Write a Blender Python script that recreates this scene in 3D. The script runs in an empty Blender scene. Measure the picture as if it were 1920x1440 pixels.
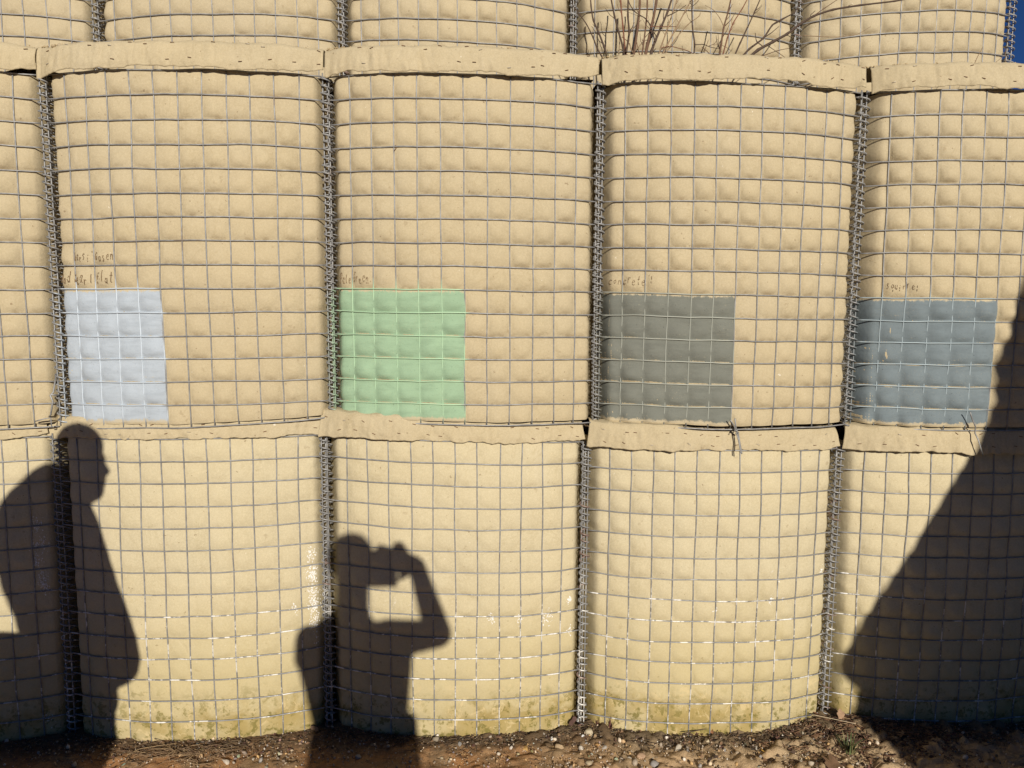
import bpy, math, random
import numpy as np
from mathutils import Vector, Matrix
random.seed(7)
rng = np.random.default_rng(7)
R_ = math.radians
sc = bpy.context.scene
COL = sc.collection

# ------------------------------------------------------------------ camera
F_PX, CX, CY = 1442.0, 960.0, 720.0            # focal length in pixels of the 1920 px wide photograph
CAM = Vector((0.0, -2.639, 1.52))
YAW, PITCH, ROLL = R_(2.67), R_(6.28), R_(0.18)
FWD = Vector((math.sin(YAW)*math.cos(PITCH), math.cos(YAW)*math.cos(PITCH), -math.sin(PITCH)))
_r = Vector((math.cos(YAW), -math.sin(YAW), 0)); _u = _r.cross(FWD)
RIGHT = _r*math.cos(ROLL)+_u*math.sin(ROLL); UP = -_r*math.sin(ROLL)+_u*math.cos(ROLL)
cam_d = bpy.data.cameras.new('camera'); cam = bpy.data.objects.new('camera', cam_d); COL.objects.link(cam)
cam_d.sensor_width = 36; cam_d.lens = 36*F_PX/1920
cam_d.clip_start = 0.02; cam_d.clip_end = 5000
M = Matrix((RIGHT, UP, -FWD)).transposed().to_4x4(); M.translation = CAM
cam.matrix_world = M
sc.camera = cam

def at(px, py, Y):
    """point of the world plane y = Y seen at a pixel of the photograph (used to survey the site)"""
    d = FWD + RIGHT*((px-CX)/F_PX) + UP*(-(py-CY)/F_PX)
    return CAM + d*((Y-CAM.y)/d.y)

# ------------------------------------------------------------------ light
LDIR = (FWD + RIGHT*((715-CX)/F_PX) + UP*(-(1075-CY)/F_PX)).normalized()    # way the sunlight travels
SUN_EL = math.asin(-LDIR.z); SUN_AZ = math.atan2(-LDIR.x, -LDIR.y)
world = bpy.data.worlds.new('World'); sc.world = world; world.use_nodes = True
nt = world.node_tree; bg = nt.nodes['Background']
sky = nt.nodes.new('ShaderNodeTexSky'); sky.sky_type = 'NISHITA'; sky.sun_disc = False
sky.sun_elevation = SUN_EL; sky.sun_rotation = SUN_AZ
sky.air_density = 0.50; sky.dust_density = 0.0; sky.ozone_density = 9.0; sky.altitude = 300
nt.links.new(sky.outputs[0], bg.inputs[0]); bg.inputs[1].default_value = 0.05
sun_d = bpy.data.lights.new('sun', 'SUN'); sun = bpy.data.objects.new('sun', sun_d); COL.objects.link(sun)
sun_d.energy = 5.0; sun_d.angle = R_(0.53); sun_d.color = (1.0, 0.93, 0.82)
sun.rotation_euler = (-LDIR).to_track_quat('Z', 'Y').to_euler(); sun.location = (0, -20, 12)
sc.view_settings.view_transform = 'Standard'; sc.view_settings.look = 'None'
sc.view_settings.gamma = 1; sc.view_settings.use_curve_mapping = False
sc.view_settings.exposure = 0.0
sc.render.engine = 'CYCLES'

# ------------------------------------------------------------------ helpers
def nodes(name):
    m = bpy.data.materials.new(name); m.use_nodes = True
    t = m.node_tree; b = t.nodes['Principled BSDF']
    return m, t, b
def N(t, typ, **kw):
    n = t.nodes.new(typ)
    for k, v in kw.items():
        if k in n.inputs.keys() if isinstance(k, str) else False: n.inputs[k].default_value = v
        else: setattr(n, k, v)
    return n
def L(t, a, b): t.links.new(a, b)
def noise(t, vec, scale, detail=4, rough=0.55, dist=0.0):
    n = t.nodes.new('ShaderNodeTexNoise'); n.inputs['Scale'].default_value = scale
    n.inputs['Detail'].default_value = detail; n.inputs['Roughness'].default_value = rough
    n.inputs['Distortion'].default_value = dist
    if vec is not None: L(t, vec, n.inputs['Vector'])
    return n.outputs['Fac']
def ramp(t, fac, lo, hi, a=0.0, b=1.0):
    n = t.nodes.new('ShaderNodeMapRange'); n.interpolation_type = 'SMOOTHSTEP'
    n.inputs['From Min'].default_value = lo; n.inputs['From Max'].default_value = hi
    n.inputs['To Min'].default_value = a; n.inputs['To Max'].default_value = b
    L(t, fac, n.inputs['Value']); return n.outputs['Result']
def mth(t, op, a, b=None):
    n = t.nodes.new('ShaderNodeMath'); n.operation = op
    for i, v in enumerate((a, b)):
        if v is None: continue
        if isinstance(v, (int, float)): n.inputs[i].default_value = v
        else: L(t, v, n.inputs[i])
    return n.outputs[0]
def mix(t, fac, a, b, mode='MIX'):
    n = t.nodes.new('ShaderNodeMix'); n.data_type = 'RGBA'; n.blend_type = mode
    if isinstance(fac, (int, float)): n.inputs[0].default_value = fac
    else: L(t, fac, n.inputs[0])
    for i, v in ((6, a), (7, b)):
        if isinstance(v, tuple): n.inputs[i].default_value = (*v[:3], 1)
        else: L(t, v, n.inputs[i])
    return n.outputs[2]
def bump(t, b, h, strength, dist):
    n = t.nodes.new('ShaderNodeBump'); n.inputs['Strength'].default_value = strength
    n.inputs['Distance'].default_value = dist; L(t, h, n.inputs['Height']); L(t, n.outputs[0], b.inputs['Normal'])

def mesh_np(name, V, Fq, uv=None, smooth=True, attr=None):
    """V (n,3), Fq (m,4) or list of faces"""
    me = bpy.data.meshes.new(name)
    if isinstance(Fq, np.ndarray):
        n, m, k = len(V), len(Fq), Fq.shape[1]
        me.vertices.add(n); me.vertices.foreach_set('co', np.asarray(V, np.float32).ravel())
        me.loops.add(m*k); me.loops.foreach_set('vertex_index', Fq.astype(np.int32).ravel())
        me.polygons.add(m); me.polygons.foreach_set('loop_start', np.arange(0, m*k, k, dtype=np.int32))
        me.polygons.foreach_set('loop_total', np.full(m, k, np.int32))
        if smooth: me.polygons.foreach_set('use_smooth', np.ones(m, bool))
        if uv is not None:
            l = me.uv_layers.new(name='UVMap')
            l.data.foreach_set('uv', np.asarray(uv, np.float32)[Fq.ravel()].ravel())
        me.update(calc_edges=True)
    else:
        me.from_pydata([tuple(v) for v in V], [], Fq)
        if smooth:
            for p in me.polygons: p.use_smooth = True
    if attr is not None:
        a = me.attributes.new('tint', 'FLOAT_COLOR', 'POINT')
        a.data.foreach_set('color', np.asarray(attr, np.float32).ravel())
    return me
def obj(name, me, mat=None, parent=None, loc=None):
    o = bpy.data.objects.new(name, me); COL.objects.link(o)
    if mat and not me.materials: me.materials.append(mat)
    if parent: o.parent = parent
    if loc is not None: o.location = loc
    return o
def tag(o, label=None, cat=None, group=None, kind=None):
    if label: o['label'] = label
    if cat: o['category'] = cat
    if group: o['group'] = group
    if kind: o['kind'] = kind
    return o
def thing(name, label, cat, loc=(0, 0, 0), group=None):
    o = bpy.data.objects.new(name, None); COL.objects.link(o); o.location = loc; o.empty_display_size = 0.1
    return tag(o, label, cat, group)

def tube(P, r, n=6, cap=True):
    """tube through points P (k,3) -> V, F(list of quads ndarray)"""
    P = np.asarray(P, float); k = len(P)
    r = np.broadcast_to(np.asarray(r, float), (k,))
    T = np.gradient(P, axis=0); T /= np.linalg.norm(T, axis=1)[:, None]+1e-12
    ref = np.array([0, 1, 0.]) if abs(T[0][1]) < .8 else np.array([1, 0, 0.])
    A = np.empty((k, 3))
    a = ref
    for i in range(k):
        a = a-T[i]*(a@T[i]); a /= np.linalg.norm(a)+1e-12; A[i] = a
    B = np.cross(T, A)
    th = np.arange(n)*2*math.pi/n
    V = P[:, None, :]+r[:, None, None]*(np.cos(th)[None, :, None]*A[:, None, :]+np.sin(th)[None, :, None]*B[:, None, :])
    V = V.reshape(-1, 3)
    i = np.arange(k-1)[:, None]*n; j = np.arange(n)[None, :]; j2 = (j+1) % n
    Fq = np.stack([i+j, i+j2, i+n+j2, i+n+j], -1).reshape(-1, 4)
    if cap:
        V = np.vstack([V, P[0], P[-1]]); c0, c1 = len(V)-2, len(V)-1
        e = [(c0, (q+1) % n, q, q) for q in range(n)]
        jj = np.arange(n)
        # caps as degenerate-free quads need pairs; use pairs of triangles merged when n even
        capF = []
        for q in range(0, n, 2):
            capF.append((c0, (q+2) % n, (q+1) % n, q))
            b = (k-1)*n; capF.append((c1, b+q, b+(q+1) % n, b+(q+2) % n))
        Fq = np.vstack([Fq, np.array(capF)])
    return V, Fq
class Acc:
    def __init__(s): s.V = []; s.F = []; s.n = 0; s.C = []
    def add(s, V, F, c=None):
        s.V.append(np.asarray(V, float)); s.F.append(np.asarray(F)+s.n); s.n += len(V)
        if c is not None: s.C.append(np.tile(np.array([*c[:3], 1.0]), (len(V), 1)))
    def mesh(s, name, smooth=True):
        return mesh_np(name, np.vstack(s.V), np.vstack(s.F), smooth=smooth, attr=np.vstack(s.C) if s.C else None)

# smooth value noise in numpy
_tab = rng.random((64, 64, 8))*2-1
def vnoise(x, y, ch=0):
    x = np.asarray(x, float); y = np.asarray(y, float)
    xi = np.floor(x).astype(int); yi = np.floor(y).astype(int); fx = x-xi; fy = y-yi
    fx = fx*fx*(3-2*fx); fy = fy*fy*(3-2*fy)
    g = lambda a, b: _tab[a % 64, b % 64, ch]
    return (g(xi, yi)*(1-fx)+g(xi+1, yi)*fx)*(1-fy)+(g(xi, yi+1)*(1-fx)+g(xi+1, yi+1)*fx)*fy
def fbm(x, y, ch=0, o=3):
    s = 0; a = 1
    for k in range(o):
        s = s+a*vnoise(x*2**k+k*11.3, y*2**k+k*5.7, (ch+k) % 8); a *= .5
    return s

# ------------------------------------------------------------------ materials
def fabric_mat(name, base, tier):
    m, t, b = nodes(name)
    geo = N(t, 'ShaderNodeNewGeometry'); pos = geo.outputs['Position']
    sep = N(t, 'ShaderNodeSeparateXYZ'); L(t, pos, sep.inputs[0]); z = sep.outputs[2]
    uvn = N(t, 'ShaderNodeUVMap'); us = N(t, 'ShaderNodeSeparateXYZ'); L(t, uvn.outputs[0], us.inputs[0])
    fv = mth(t, 'FRACT', us.outputs[1]); fu = mth(t, 'FRACT', us.outputs[0])
    c = mix(t, ramp(t, noise(t, pos, 2.2, 5, .6), .35, .7), base, tuple(v*k for v, k in zip(base, (1.05, 1.03, .98))))
    c = mix(t, ramp(t, noise(t, pos, 9, 6, .65), .35, .75, 0, .55), c, tuple(v*k for v, k in zip(base, (.86, .84, .80))))
    # rain runs of dust, faint water marks
    mp = N(t, 'ShaderNodeMapping'); mp.inputs['Scale'].default_value = (17, 17, 1.3); L(t, pos, mp.inputs[0])
    st = noise(t, mp.outputs[0], 1.0, 5, .65, .3)
    c = mix(t, mth(t, 'MULTIPLY', ramp(t, st, .50, .72, 0, .50), ramp(t, noise(t, pos, 1.7, 3, .6), .42, .62)), c, tuple(v*k for v, k in zip(base, (.74, .72, .66))))
    c = mix(t, mth(t, 'MULTIPLY', ramp(t, st, .46, .28, 0, .40), ramp(t, noise(t, pos, 2.6, 3, .6), .45, .62)), c, tuple(min(1, v*k) for v, k in zip(base, (1.12, 1.13, 1.20))))
    wv = noise(t, pos, 3.4, 4, .55, 1.2)
    ed = mth(t, 'ABSOLUTE', mth(t, 'SUBTRACT', wv, .56))
    c = mix(t, ramp(t, ed, .010, .0, 0, .22), c, tuple(v*k for v, k in zip(base, (.70, .64, .52))))
    c = mix(t, mth(t, 'MULTIPLY', ramp(t, noise(t, pos, 31, 3, .6), .66, .74), .35), c, (.22, .15, .08))
    # felt grain
    g = noise(t, pos, 420, 3, .7)
    c = mix(t, ramp(t, g, .35, .7, 0, .42), c, tuple(v*k for v, k in zip(base, (.70, .67, .60))))
    c = mix(t, ramp(t, noise(t, pos, 150, 4, .75), .42, .66, 0, .38), c, tuple(v*k for v, k in zip(base, (1.16, 1.16, 1.15))))
    # soil and some shade painted into the lower edge of each mesh cell, uneven
    d = mth(t, 'MULTIPLY', ramp(t, fv, 0.0, 0.24, 1, 0), ramp(t, noise(t, pos, 26, 5, .7), .42, .66))
    c = mix(t, mth(t, 'MULTIPLY', d, .62 if tier != 'low' else .22), c, (base[0]*.52, base[1]*.44, base[2]*.36))
    # little specks and scuffs
    s = ramp(t, noise(t, pos, 75, 2, .5), .715, .76)
    c = mix(t, mth(t, 'MULTIPLY', s, .55), c, (.16, .10, .05))
    s2 = ramp(t, noise(t, pos, 58, 3, .6), .735, .77)
    c = mix(t, mth(t, 'MULTIPLY', s2, .6), c, (.78, .73, .62))
    if tier == 'low':
        # damp tidemark, algae and lime bloom near the soil
        n1 = noise(t, pos, 6.5, 6, .7, .4)
        zz = mth(t, 'ADD', z, mth(t, 'MULTIPLY', mth(t, 'SUBTRACT', n1, .5), -.34))
        c = mix(t, ramp(t, zz, .14, .60, .50, 0), c, (.44, .36, .165))
        n2 = noise(t, pos, 17, 6, .75, .6)
        zz2 = mth(t, 'ADD', z, mth(t, 'MULTIPLY', mth(t, 'SUBTRACT', n2, .5), -.30))
        c = mix(t, mth(t, 'MULTIPLY', ramp(t, zz2, .05, .15, .85, 0), ramp(t, noise(t, pos, 4.3, 4, .6), .38, .60, .12, 1)), c, (.33, .245, .085))
        n3 = noise(t, pos, 34, 5, .7, .2)
        k3 = mth(t, 'MULTIPLY', ramp(t, n3, .52, .60), ramp(t, zz, .02, .20, .85, 0))
        c = mix(t, k3, c, (.17, .145, .04))
        k4 = mth(t, 'MULTIPLY', ramp(t, noise(t, pos, 21, 6, .8, .9), .56, .60), ramp(t, z, .10, .24, 1, 0))
        c = mix(t, mth(t, 'MULTIPLY', k4, .6), c, (.58, .46, .25))
        k5 = mth(t, 'MULTIPLY', ramp(t, noise(t, pos, 48, 6, .8, .3), .62, .66), mth(t, 'MULTIPLY', ramp(t, noise(t, pos, 3.1, 2, .5), .60, .68), ramp(t, z, .35, .5, 0, 1)))
        k5 = mth(t, 'MULTIPLY', k5, ramp(t, z, .75, .6, 0, 1))
        c = mix(t, k5, c, (.85, .84, .80))
    L(t, c, b.inputs['Base Color']); b.inputs['Roughness'].default_value = .95
    b.inputs['Specular IOR Level'].default_value = .12
    h = mth(t, 'ADD', mth(t, 'MULTIPLY', g, .45), noise(t, pos, 70, 6, .72))
    bump(t, b, h, .75, .0026)
    return m
BASE = (.472, .397, .262)
M_FAB = {'low': fabric_mat('geotextile_low', (.530, .462, .312), 'low'), 'mid': fabric_mat('geotextile_mid', BASE, 'mid'), 'top': fabric_mat('geotextile_top', (.466, .394, .264), 'top')}
M_FLAP = fabric_mat('geotextile_flap', (.480, .405, .268), 'mid')

def wire_mat():
    m, t, b = nodes('galvanised_wire')
    geo = N(t, 'ShaderNodeNewGeometry'); pos = geo.outputs['Position']
    sep = N(t, 'ShaderNodeSeparateXYZ'); L(t, pos, sep.inputs[0]); z = sep.outputs[2]
    a = N(t, 'ShaderNodeAttribute', attribute_name='tint')
    c = mix(t, ramp(t, noise(t, pos, 38, 5, .7), .35, .7), (.205, .203, .200), (.335, .332, .325))
    c = mix(t, ramp(t, noise(t, pos, 9, 4, .7), .60, .72, 0, .6), c, (.20, .145, .10))
    # dried whitewash flecks on the lower wires
    lo = mth(t, 'MULTIPLY', ramp(t, z, .62, .38, 0, 1), ramp(t, noise(t, pos, 22, 4, .7), .53, .60))
    c = mix(t, mth(t, 'MULTIPLY', lo, .9), c, (.74, .72, .67))
    c = mix(t, a.outputs['Alpha'], c, a.outputs['Color'])
    L(t, c, b.inputs['Base Color'])
    b.inputs['Metallic'].default_value = .25
    b.inputs['Roughness'].default_value = .5
    bump(t, b, noise(t, pos, 300, 3, .6), .2, .0006)
    return m
M_WIRE = wire_mat()
def simple(name, col, rough=.7, metal=0, col2=None, sc_=30, bmp=0.3, bd=.001):
    m, t, b = nodes(name)
    geo = N(t, 'ShaderNodeNewGeometry'); pos = geo.outputs['Position']
    n = noise(t, pos, sc_, 5, .65)
    c = mix(t, ramp(t, n, .35, .68), col, col2 or tuple(v*.7 for v in col))
    L(t, c, b.inputs['Base Color']); b.inputs['Roughness'].default_value = rough; b.inputs['Metallic'].default_value = metal
    if bmp: bump(t, b, n, bmp, bd)
    return m
def tinted(name, rough=.85, var=.35, scale=60, bd=.002):
    m, t, b = nodes(name)
    geo = N(t, 'ShaderNodeNewGeometry'); pos = geo.outputs['Position']
    a = N(t, 'ShaderNodeAttribute', attribute_name='tint')
    n = noise(t, pos, scale, 5, .65)
    c = mix(t, ramp(t, n, .3, .7, 0, var), a.outputs['Color'], (.05, .034, .02))
    L(t, c, b.inputs['Base Color']); b.inputs['Roughness'].default_value = rough
    bump(t, b, n, .4, bd)
    return m
def rust_mat():
    return simple('rusty_staple', (.20, .085, .032), .8, .2, (.10, .045, .02), 120)
M_RUST = rust_mat()
M_STEEL_BRIGHT = simple('bright_staple', (.55, .50, .42), .5, .4, (.40, .34, .26), 120)
M_INK = simple('marker_ink', (.15, .095, .055), .8, 0, (.30, .20, .10), 260, 0)

def paint_mat(name, col, cols, rows):
    m, t, b = nodes(name)
    geo = N(t, 'ShaderNodeNewGeometry'); pos = geo.outputs['Position']
    uvn = N(t, 'ShaderNodeUVMap'); us = N(t, 'ShaderNodeSeparateXYZ'); L(t, uvn.outputs[0], us.inputs[0])
    u, v = us.outputs[0], us.outputs[1]
    g = noise(t, pos, 380, 3, .7)
    c = mix(t, ramp(t, g, .35, .7, 0, .30), col, tuple(x*.72 for x in col))
    c = mix(t, ramp(t, noise(t, pos, 14, 5, .7), .4, .7, 0, .5), c, tuple(min(1, x*1.14) for x in col))
    c = mix(t, ramp(t, noise(t, pos, 160, 3, .6), .66, .72, 0, .6), c, tuple(x*.35 for x in col))
    mp = N(t, 'ShaderNodeMapping'); mp.inputs['Scale'].default_value = (9, 9, 44); L(t, pos, mp.inputs[0])
    sr = noise(t, mp.outputs[0], 1.0, 5, .7, .2)
    c = mix(t, ramp(t, sr, .45, .70, 0, .7), c, tuple(x*.80 for x in col))
    c = mix(t, mth(t, 'MULTIPLY', ramp(t, noise(t, pos, 260, 4, .8), .56, .68, 0, .7), ramp(t, noise(t, pos, 8, 3, .6), .46, .66)), c, tuple(x*.45+y*.5 for x, y in zip(col, BASE)))
    # thin, patchy edges where the spray faded out over bare fabric
    e = mth(t, 'MINIMUM', mth(t, 'MULTIPLY', u, 1.0), mth(t, 'SUBTRACT', rows+.02, v))
    n1 = noise(t, pos, 60, 6, .8)
    e2 = mth(t, 'ADD', mth(t, 'SUBTRACT', rows-.02, v), mth(t, 'MULTIPLY', mth(t, 'SUBTRACT', n1, .5), .5))
    k = ramp(t, e2, .0, .10, 1, 0)
    e3 = mth(t, 'ADD', u, mth(t, 'MULTIPLY', mth(t, 'SUBTRACT', n1, .5), .5))
    k2 = ramp(t, e3, .04, .26, 1, 0)
    fv = mth(t, 'FRACT', v); n4 = noise(t, pos, 45, 6, .8)
    k3 = mth(t, 'MULTIPLY', ramp(t, fv, .95, 1.0, 0, .6), ramp(t, n4, .56, .66))
    # missed spots at the bottom edge
    e5 = mth(t, 'ADD', v, mth(t, 'MULTIPLY', mth(t, 'SUBTRACT', n4, .5), .55))
    k4 = ramp(t, e5, .06, .16, .9, 0)
    kk = mth(t, 'MAXIMUM', mth(t, 'MAXIMUM', k, k2), mth(t, 'MAXIMUM', k3, k4))
    c = mix(t, kk, c, BASE)
    L(t, c, b.inputs['Base Color']); b.inputs['Roughness'].default_value = .9; b.inputs['Specular IOR Level'].default_value = .15
    h = mth(t, 'ADD', mth(t, 'MULTIPLY', g, .25), noise(t, pos, 90, 4, .6))
    bump(t, b, h, .6, .0020)
    return m

# ------------------------------------------------------------------ ground
def gz(x, y):
    x = np.asarray(x, float); y = np.asarray(y, float)
    s = np.clip((x+.9)/2.0, 0, 1); s = s*s*(3-2*s)
    z = -.006-.020*s
    near = np.exp(-((y+.02)/.22)**2)
    z = z*near+(1-near)*(-.02)
    z = z+.022*np.exp(-((x-1.36)/.20)**2-((y+.05)/.14)**2)+.012*np.exp(-((x-1.75)/.25)**2-((y+.1)/.2)**2)
    z = z+.006*np.exp(-((x-.42)/.07)**2-((y+.02)/.07)**2)
    z = z+.006*np.exp(-((x+.50)/.08)**2-((y+.03)/.08)**2)
    z = z+(.018*fbm(x*2.1, y*2.1, 1, 3)*np.clip(1.2-np.abs(y+.8)/6, .25, 1)+.006*fbm(x*13, y*13, 3, 3))*(1-.8*near)
    return z
def ground():
    xs = np.concatenate([-np.geomspace(3.2, 900, 26)[::-1], np.arange(-2.9, -2.2, .03), np.arange(-2.2, 2.4, .0085), np.arange(2.4, 3.2, .03), np.geomspace(3.2, 900, 26)])
    ys = np.concatenate([-np.geomspace(4.0, 900, 26)[::-1], np.arange(-3.9, -.95, .05), np.arange(-.95, -.42, .02), np.arange(-.42, .06, .0075), np.arange(.06, .16, .02), np.geomspace(.3, 900, 22)])
    X, Y = np.meshgrid(xs, ys)
    Z = gz(np.clip(X, -8, 8), np.clip(Y, -8, 4))
    loc_ = (np.abs(X) < 3)*(Y > -1.2)*(.55+.75*np.clip((X+.2)/1.2, 0, 1))
    Z = Z + loc_*(.013*np.clip(fbm(X*26, Y*26, 2, 3), -.3, 1)+.005*vnoise(X*62, Y*62, 5)+.012*np.clip(vnoise(X*38+9, Y*38, 7)-.35, 0, 1))
    far = np.clip((np.hypot(X, Y)-12)/200, 0, 1)
    Z = Z*(1-far)+far*(1.2*fbm(X/60, Y/60, 4, 2)-.5)
    V = np.stack([X, Y, Z], -1).reshape(-1, 3)
    ny, nx = X.shape
    i = np.arange(ny-1)[:, None]*nx+np.arange(nx-1)[None, :]
    Fq = np.stack([i, i+1, i+nx+1, i+nx], -1).reshape(-1, 4)
    m, t, b = nodes('packed_soil')
    geo = N(t, 'ShaderNodeNewGeometry'); pos = geo.outputs['Position']
    sp = N(t, 'ShaderNodeSeparateXYZ'); L(t, pos, sp.inputs[0])
    n1 = noise(t, pos, 5, 6, .65); n2 = noise(t, pos, 55, 6, .75); n3 = noise(t, pos, 240, 4, .7)
    c = mix(t, ramp(t, n1, .38, .62), (.38, .185, .068), (.30, .19, .095))
    c = mix(t, ramp(t, sp.outputs[0], .0, .8, 0, .75), c, (.52, .385, .225))
    c = mix(t, ramp(t, n2, .50, .70, 0, .6), c, (.14, .09, .048))
    c = mix(t, ramp(t, n3, .58, .68, 0, .7), c, (.60, .46, .28))
    c = mix(t, ramp(t, n3, .38, .30, 0, .7), c, (.045, .03, .02))
    # damp litter band right against the baskets
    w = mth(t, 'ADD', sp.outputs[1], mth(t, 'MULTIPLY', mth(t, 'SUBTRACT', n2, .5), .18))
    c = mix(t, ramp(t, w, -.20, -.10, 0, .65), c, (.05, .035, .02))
    L(t, c, b.inputs['Base Color']); b.inputs['Roughness'].default_value = .95
    h = mth(t, 'ADD', n2, mth(t, 'MULTIPLY', n3, .5))
    bump(t, b, h, .8, .008)
    return tag(obj('ground', mesh_np('ground', V, Fq), m), kind='structure')
ground()

# ------------------------------------------------------------------ gabions
CELL = .0762; ROWS = 15; COLS = 12
class Bay:
    """geometry of one basket front: wires W(s,k), fabric Fb(s,k); s = cells from the left seam, k = cells from the top wire"""
    def __init__(s, xl, xr, ztl, ztr, Y0, S, A, seed, dxl=0, dxr=0, rowz=None):
        s.xl, s.xr, s.ztl, s.ztr, s.Y0, s.S, s.A, s.seed = xl, xr, ztl, ztr, Y0, S, A, seed
        s.dxl, s.dxr = dxl, dxr
        s.p = 2.5; s.g = .012; s.rl = .55; s.rr = .34
        u = np.linspace(0, 1, 400); x = u*(xr-xl-2*s.g); y = S*(1-np.abs(2*u-1)**s.p)
        a = np.concatenate([[0], np.cumsum(np.hypot(np.diff(x), np.diff(y)))]); a *= COLS/a[-1]
        s.ua, s.uu = a, u
        s.botl = s.botr = 0.0
        r = np.random.default_rng(seed)
        lf = .75+.5*np.array([[math.sin(i*.55+seed)*math.cos(j*.43+seed*2) for j in range(COLS)] for i in range(ROWS)])
        s.cellA = A*(.70+.62*r.random((ROWS, COLS)))*(lf*.6+.4)
        s.skew = r.random((ROWS, COLS))
        s.wj = r.normal(0, 1, (COLS+1, 4)); s.hj = r.normal(0, 1, (ROWS+1, 6))
    def u(s, sv): return np.interp(sv, s.ua, s.uu)
    def W(s, sv, k):
        sv = np.asarray(sv, float); k = np.asarray(k, float); sv, k = np.broadcast_arrays(sv, k)
        u = s.u(sv); v = k/ROWS
        m = .88+.16*np.sin(np.pi*np.clip(v, 0, 1))+.05*v
        bul = s.S*(1-np.abs(2*u-1)**s.p)*m + .0045*fbm(sv*.45+s.seed, k*.45, 2, 2)*np.minimum(1, 4*u*(1-u)*1.5)
        c0 = s.xl+s.g; c1 = s.xr-s.g
        x = c0+(c1-c0)*u + v*(s.dxl*(1-u)+s.dxr*u) + .0016*vnoise(sv*.9+s.seed*3, k*.8, 5)*np.minimum(1, 4*u*(1-u)*3)
        y = s.Y0-bul
        z = s.ztl+(s.ztr-s.ztl)*u-k*CELL + .0022*vnoise(sv*.55+s.seed*7, k*1.3, 6)
        z = z + np.clip(k-ROWS+1, 0, 1)*(s.botl*(1-u)**1.5+s.botr*u**3)
        return np.stack([x, y, z], -1)
    def nrm(s, sv):
        e = .02; a = s.W(np.asarray(sv)-e, np.full_like(np.asarray(sv, float), 7.3)); b = s.W(np.asarray(sv)+e, np.full_like(np.asarray(sv, float), 7.3))
        t = b-a; n = np.stack([t[..., 1], -t[..., 0], 0*t[..., 0]], -1)
        n /= np.linalg.norm(n, axis=-1)[..., None]+1e-9
        return n
    def Fb(s, sv, k, off=0.0):
        sv = np.asarray(sv, float); k = np.asarray(k, float); sv, k = np.broadcast_arrays(sv, k)
        P = s.W(np.clip(sv, 0, COLS), k).copy()
        n = s.nrm(np.clip(sv, .05, COLS-.05))
        j = np.clip(np.floor(sv).astype(int), 0, COLS-1); i = np.clip(np.floor(k).astype(int), 0, ROWS-1)
        a = sv-j; d = np.clip(k-i, 0, 1)                       # a from left, d downwards from the upper wire
        A = s.cellA[i, j]
        edge = np.clip(np.minimum(sv, COLS-sv)/1.0, 0, 1)
        pa = np.clip(np.sin(np.pi*np.clip(a, 0, 1)**.88), 0, 1); pa = .5*pa**.42+.5*pa**1.2
        dd = d**(1.25+.5*s.skew[i, j]); pd = np.clip(np.sin(np.pi*np.clip(dd, 0, 1)), 0, 1); pd = .5*pd**.45+.5*pd**1.15
        h = A*pa*pd*(.35+.65*edge)
        h = h+.0011*fbm(sv*3.1+s.seed, k*3.1, 4, 3)*pa*pd
        # creases that pinch above the wires
        h = h-.0022*np.abs(vnoise(sv*5.0+s.seed*2, k*1.4, 3))*np.exp(-((1-d)/.13)**2)*pa*(s.A > .004)
        # fan wrinkles where the cloth is pulled into the seams, slack folds elsewhere
        es = np.exp(-(np.minimum(sv, COLS-sv)/1.1)**2)
        rid = 1-np.abs(vnoise(sv*.9+s.seed, k*4.2+.8*vnoise(sv*1.3, k*.6, 7), 1))*2
        h = h+.0038*es*np.clip(rid, 0, 1)**2*np.clip(vnoise(k*.35+s.seed, sv*.2, 6)+.35, 0, 1)
        rid2 = 1-np.abs(vnoise(sv*1.1+s.seed*3, k*1.0+sv*.4, 4))*6
        h = h+.0022*np.clip(rid2, 0, 1)*np.clip(vnoise(sv*.35, k*.35+s.seed, 0)-.05, 0, 1)*2*pa*pd
        P = P + n*(h-.0026+off)[..., None]
        e = np.clip(1-sv/s.rl, 0, 1); e2 = np.clip(1-(COLS-sv)/s.rr, 0, 1)
        wr = .010*fbm(k*2.6+s.seed, sv*.7, 6, 3)
        P[..., 1] += (.110+wr)*(e**1.9+e2**1.6) + .004*(np.clip(1-sv/1.3, 0, 1)+np.clip(1-(COLS-sv)/1.3, 0, 1))
        P[..., 0] += -(s.g-.002)*e**3+(s.g-.002)*e2**3
        return P

WIRE_R = .00235
def grid_mesh(name, fn, s0, s1, k0, k1, res, res_k=None, uvf=None):
    res_k = res_k or res
    ss = np.linspace(s0, s1, int(round((s1-s0)*res))+1); kk = np.linspace(k0, k1, int(round((k1-k0)*res_k))+1)
    S, K = np.meshgrid(ss, kk)
    V = fn(S, K).reshape(-1, 3)
    nx = len(ss); i = np.arange(len(kk)-1)[:, None]*nx+np.arange(nx-1)[None, :]
    Fq = np.stack([i, i+nx, i+nx+1, i+1], -1).reshape(-1, 4)
    uv = np.stack([S, ROWS-K], -1).reshape(-1, 2) if uvf is None else uvf(S, K)
    return mesh_np(name, V, Fq, uv=uv)

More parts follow.
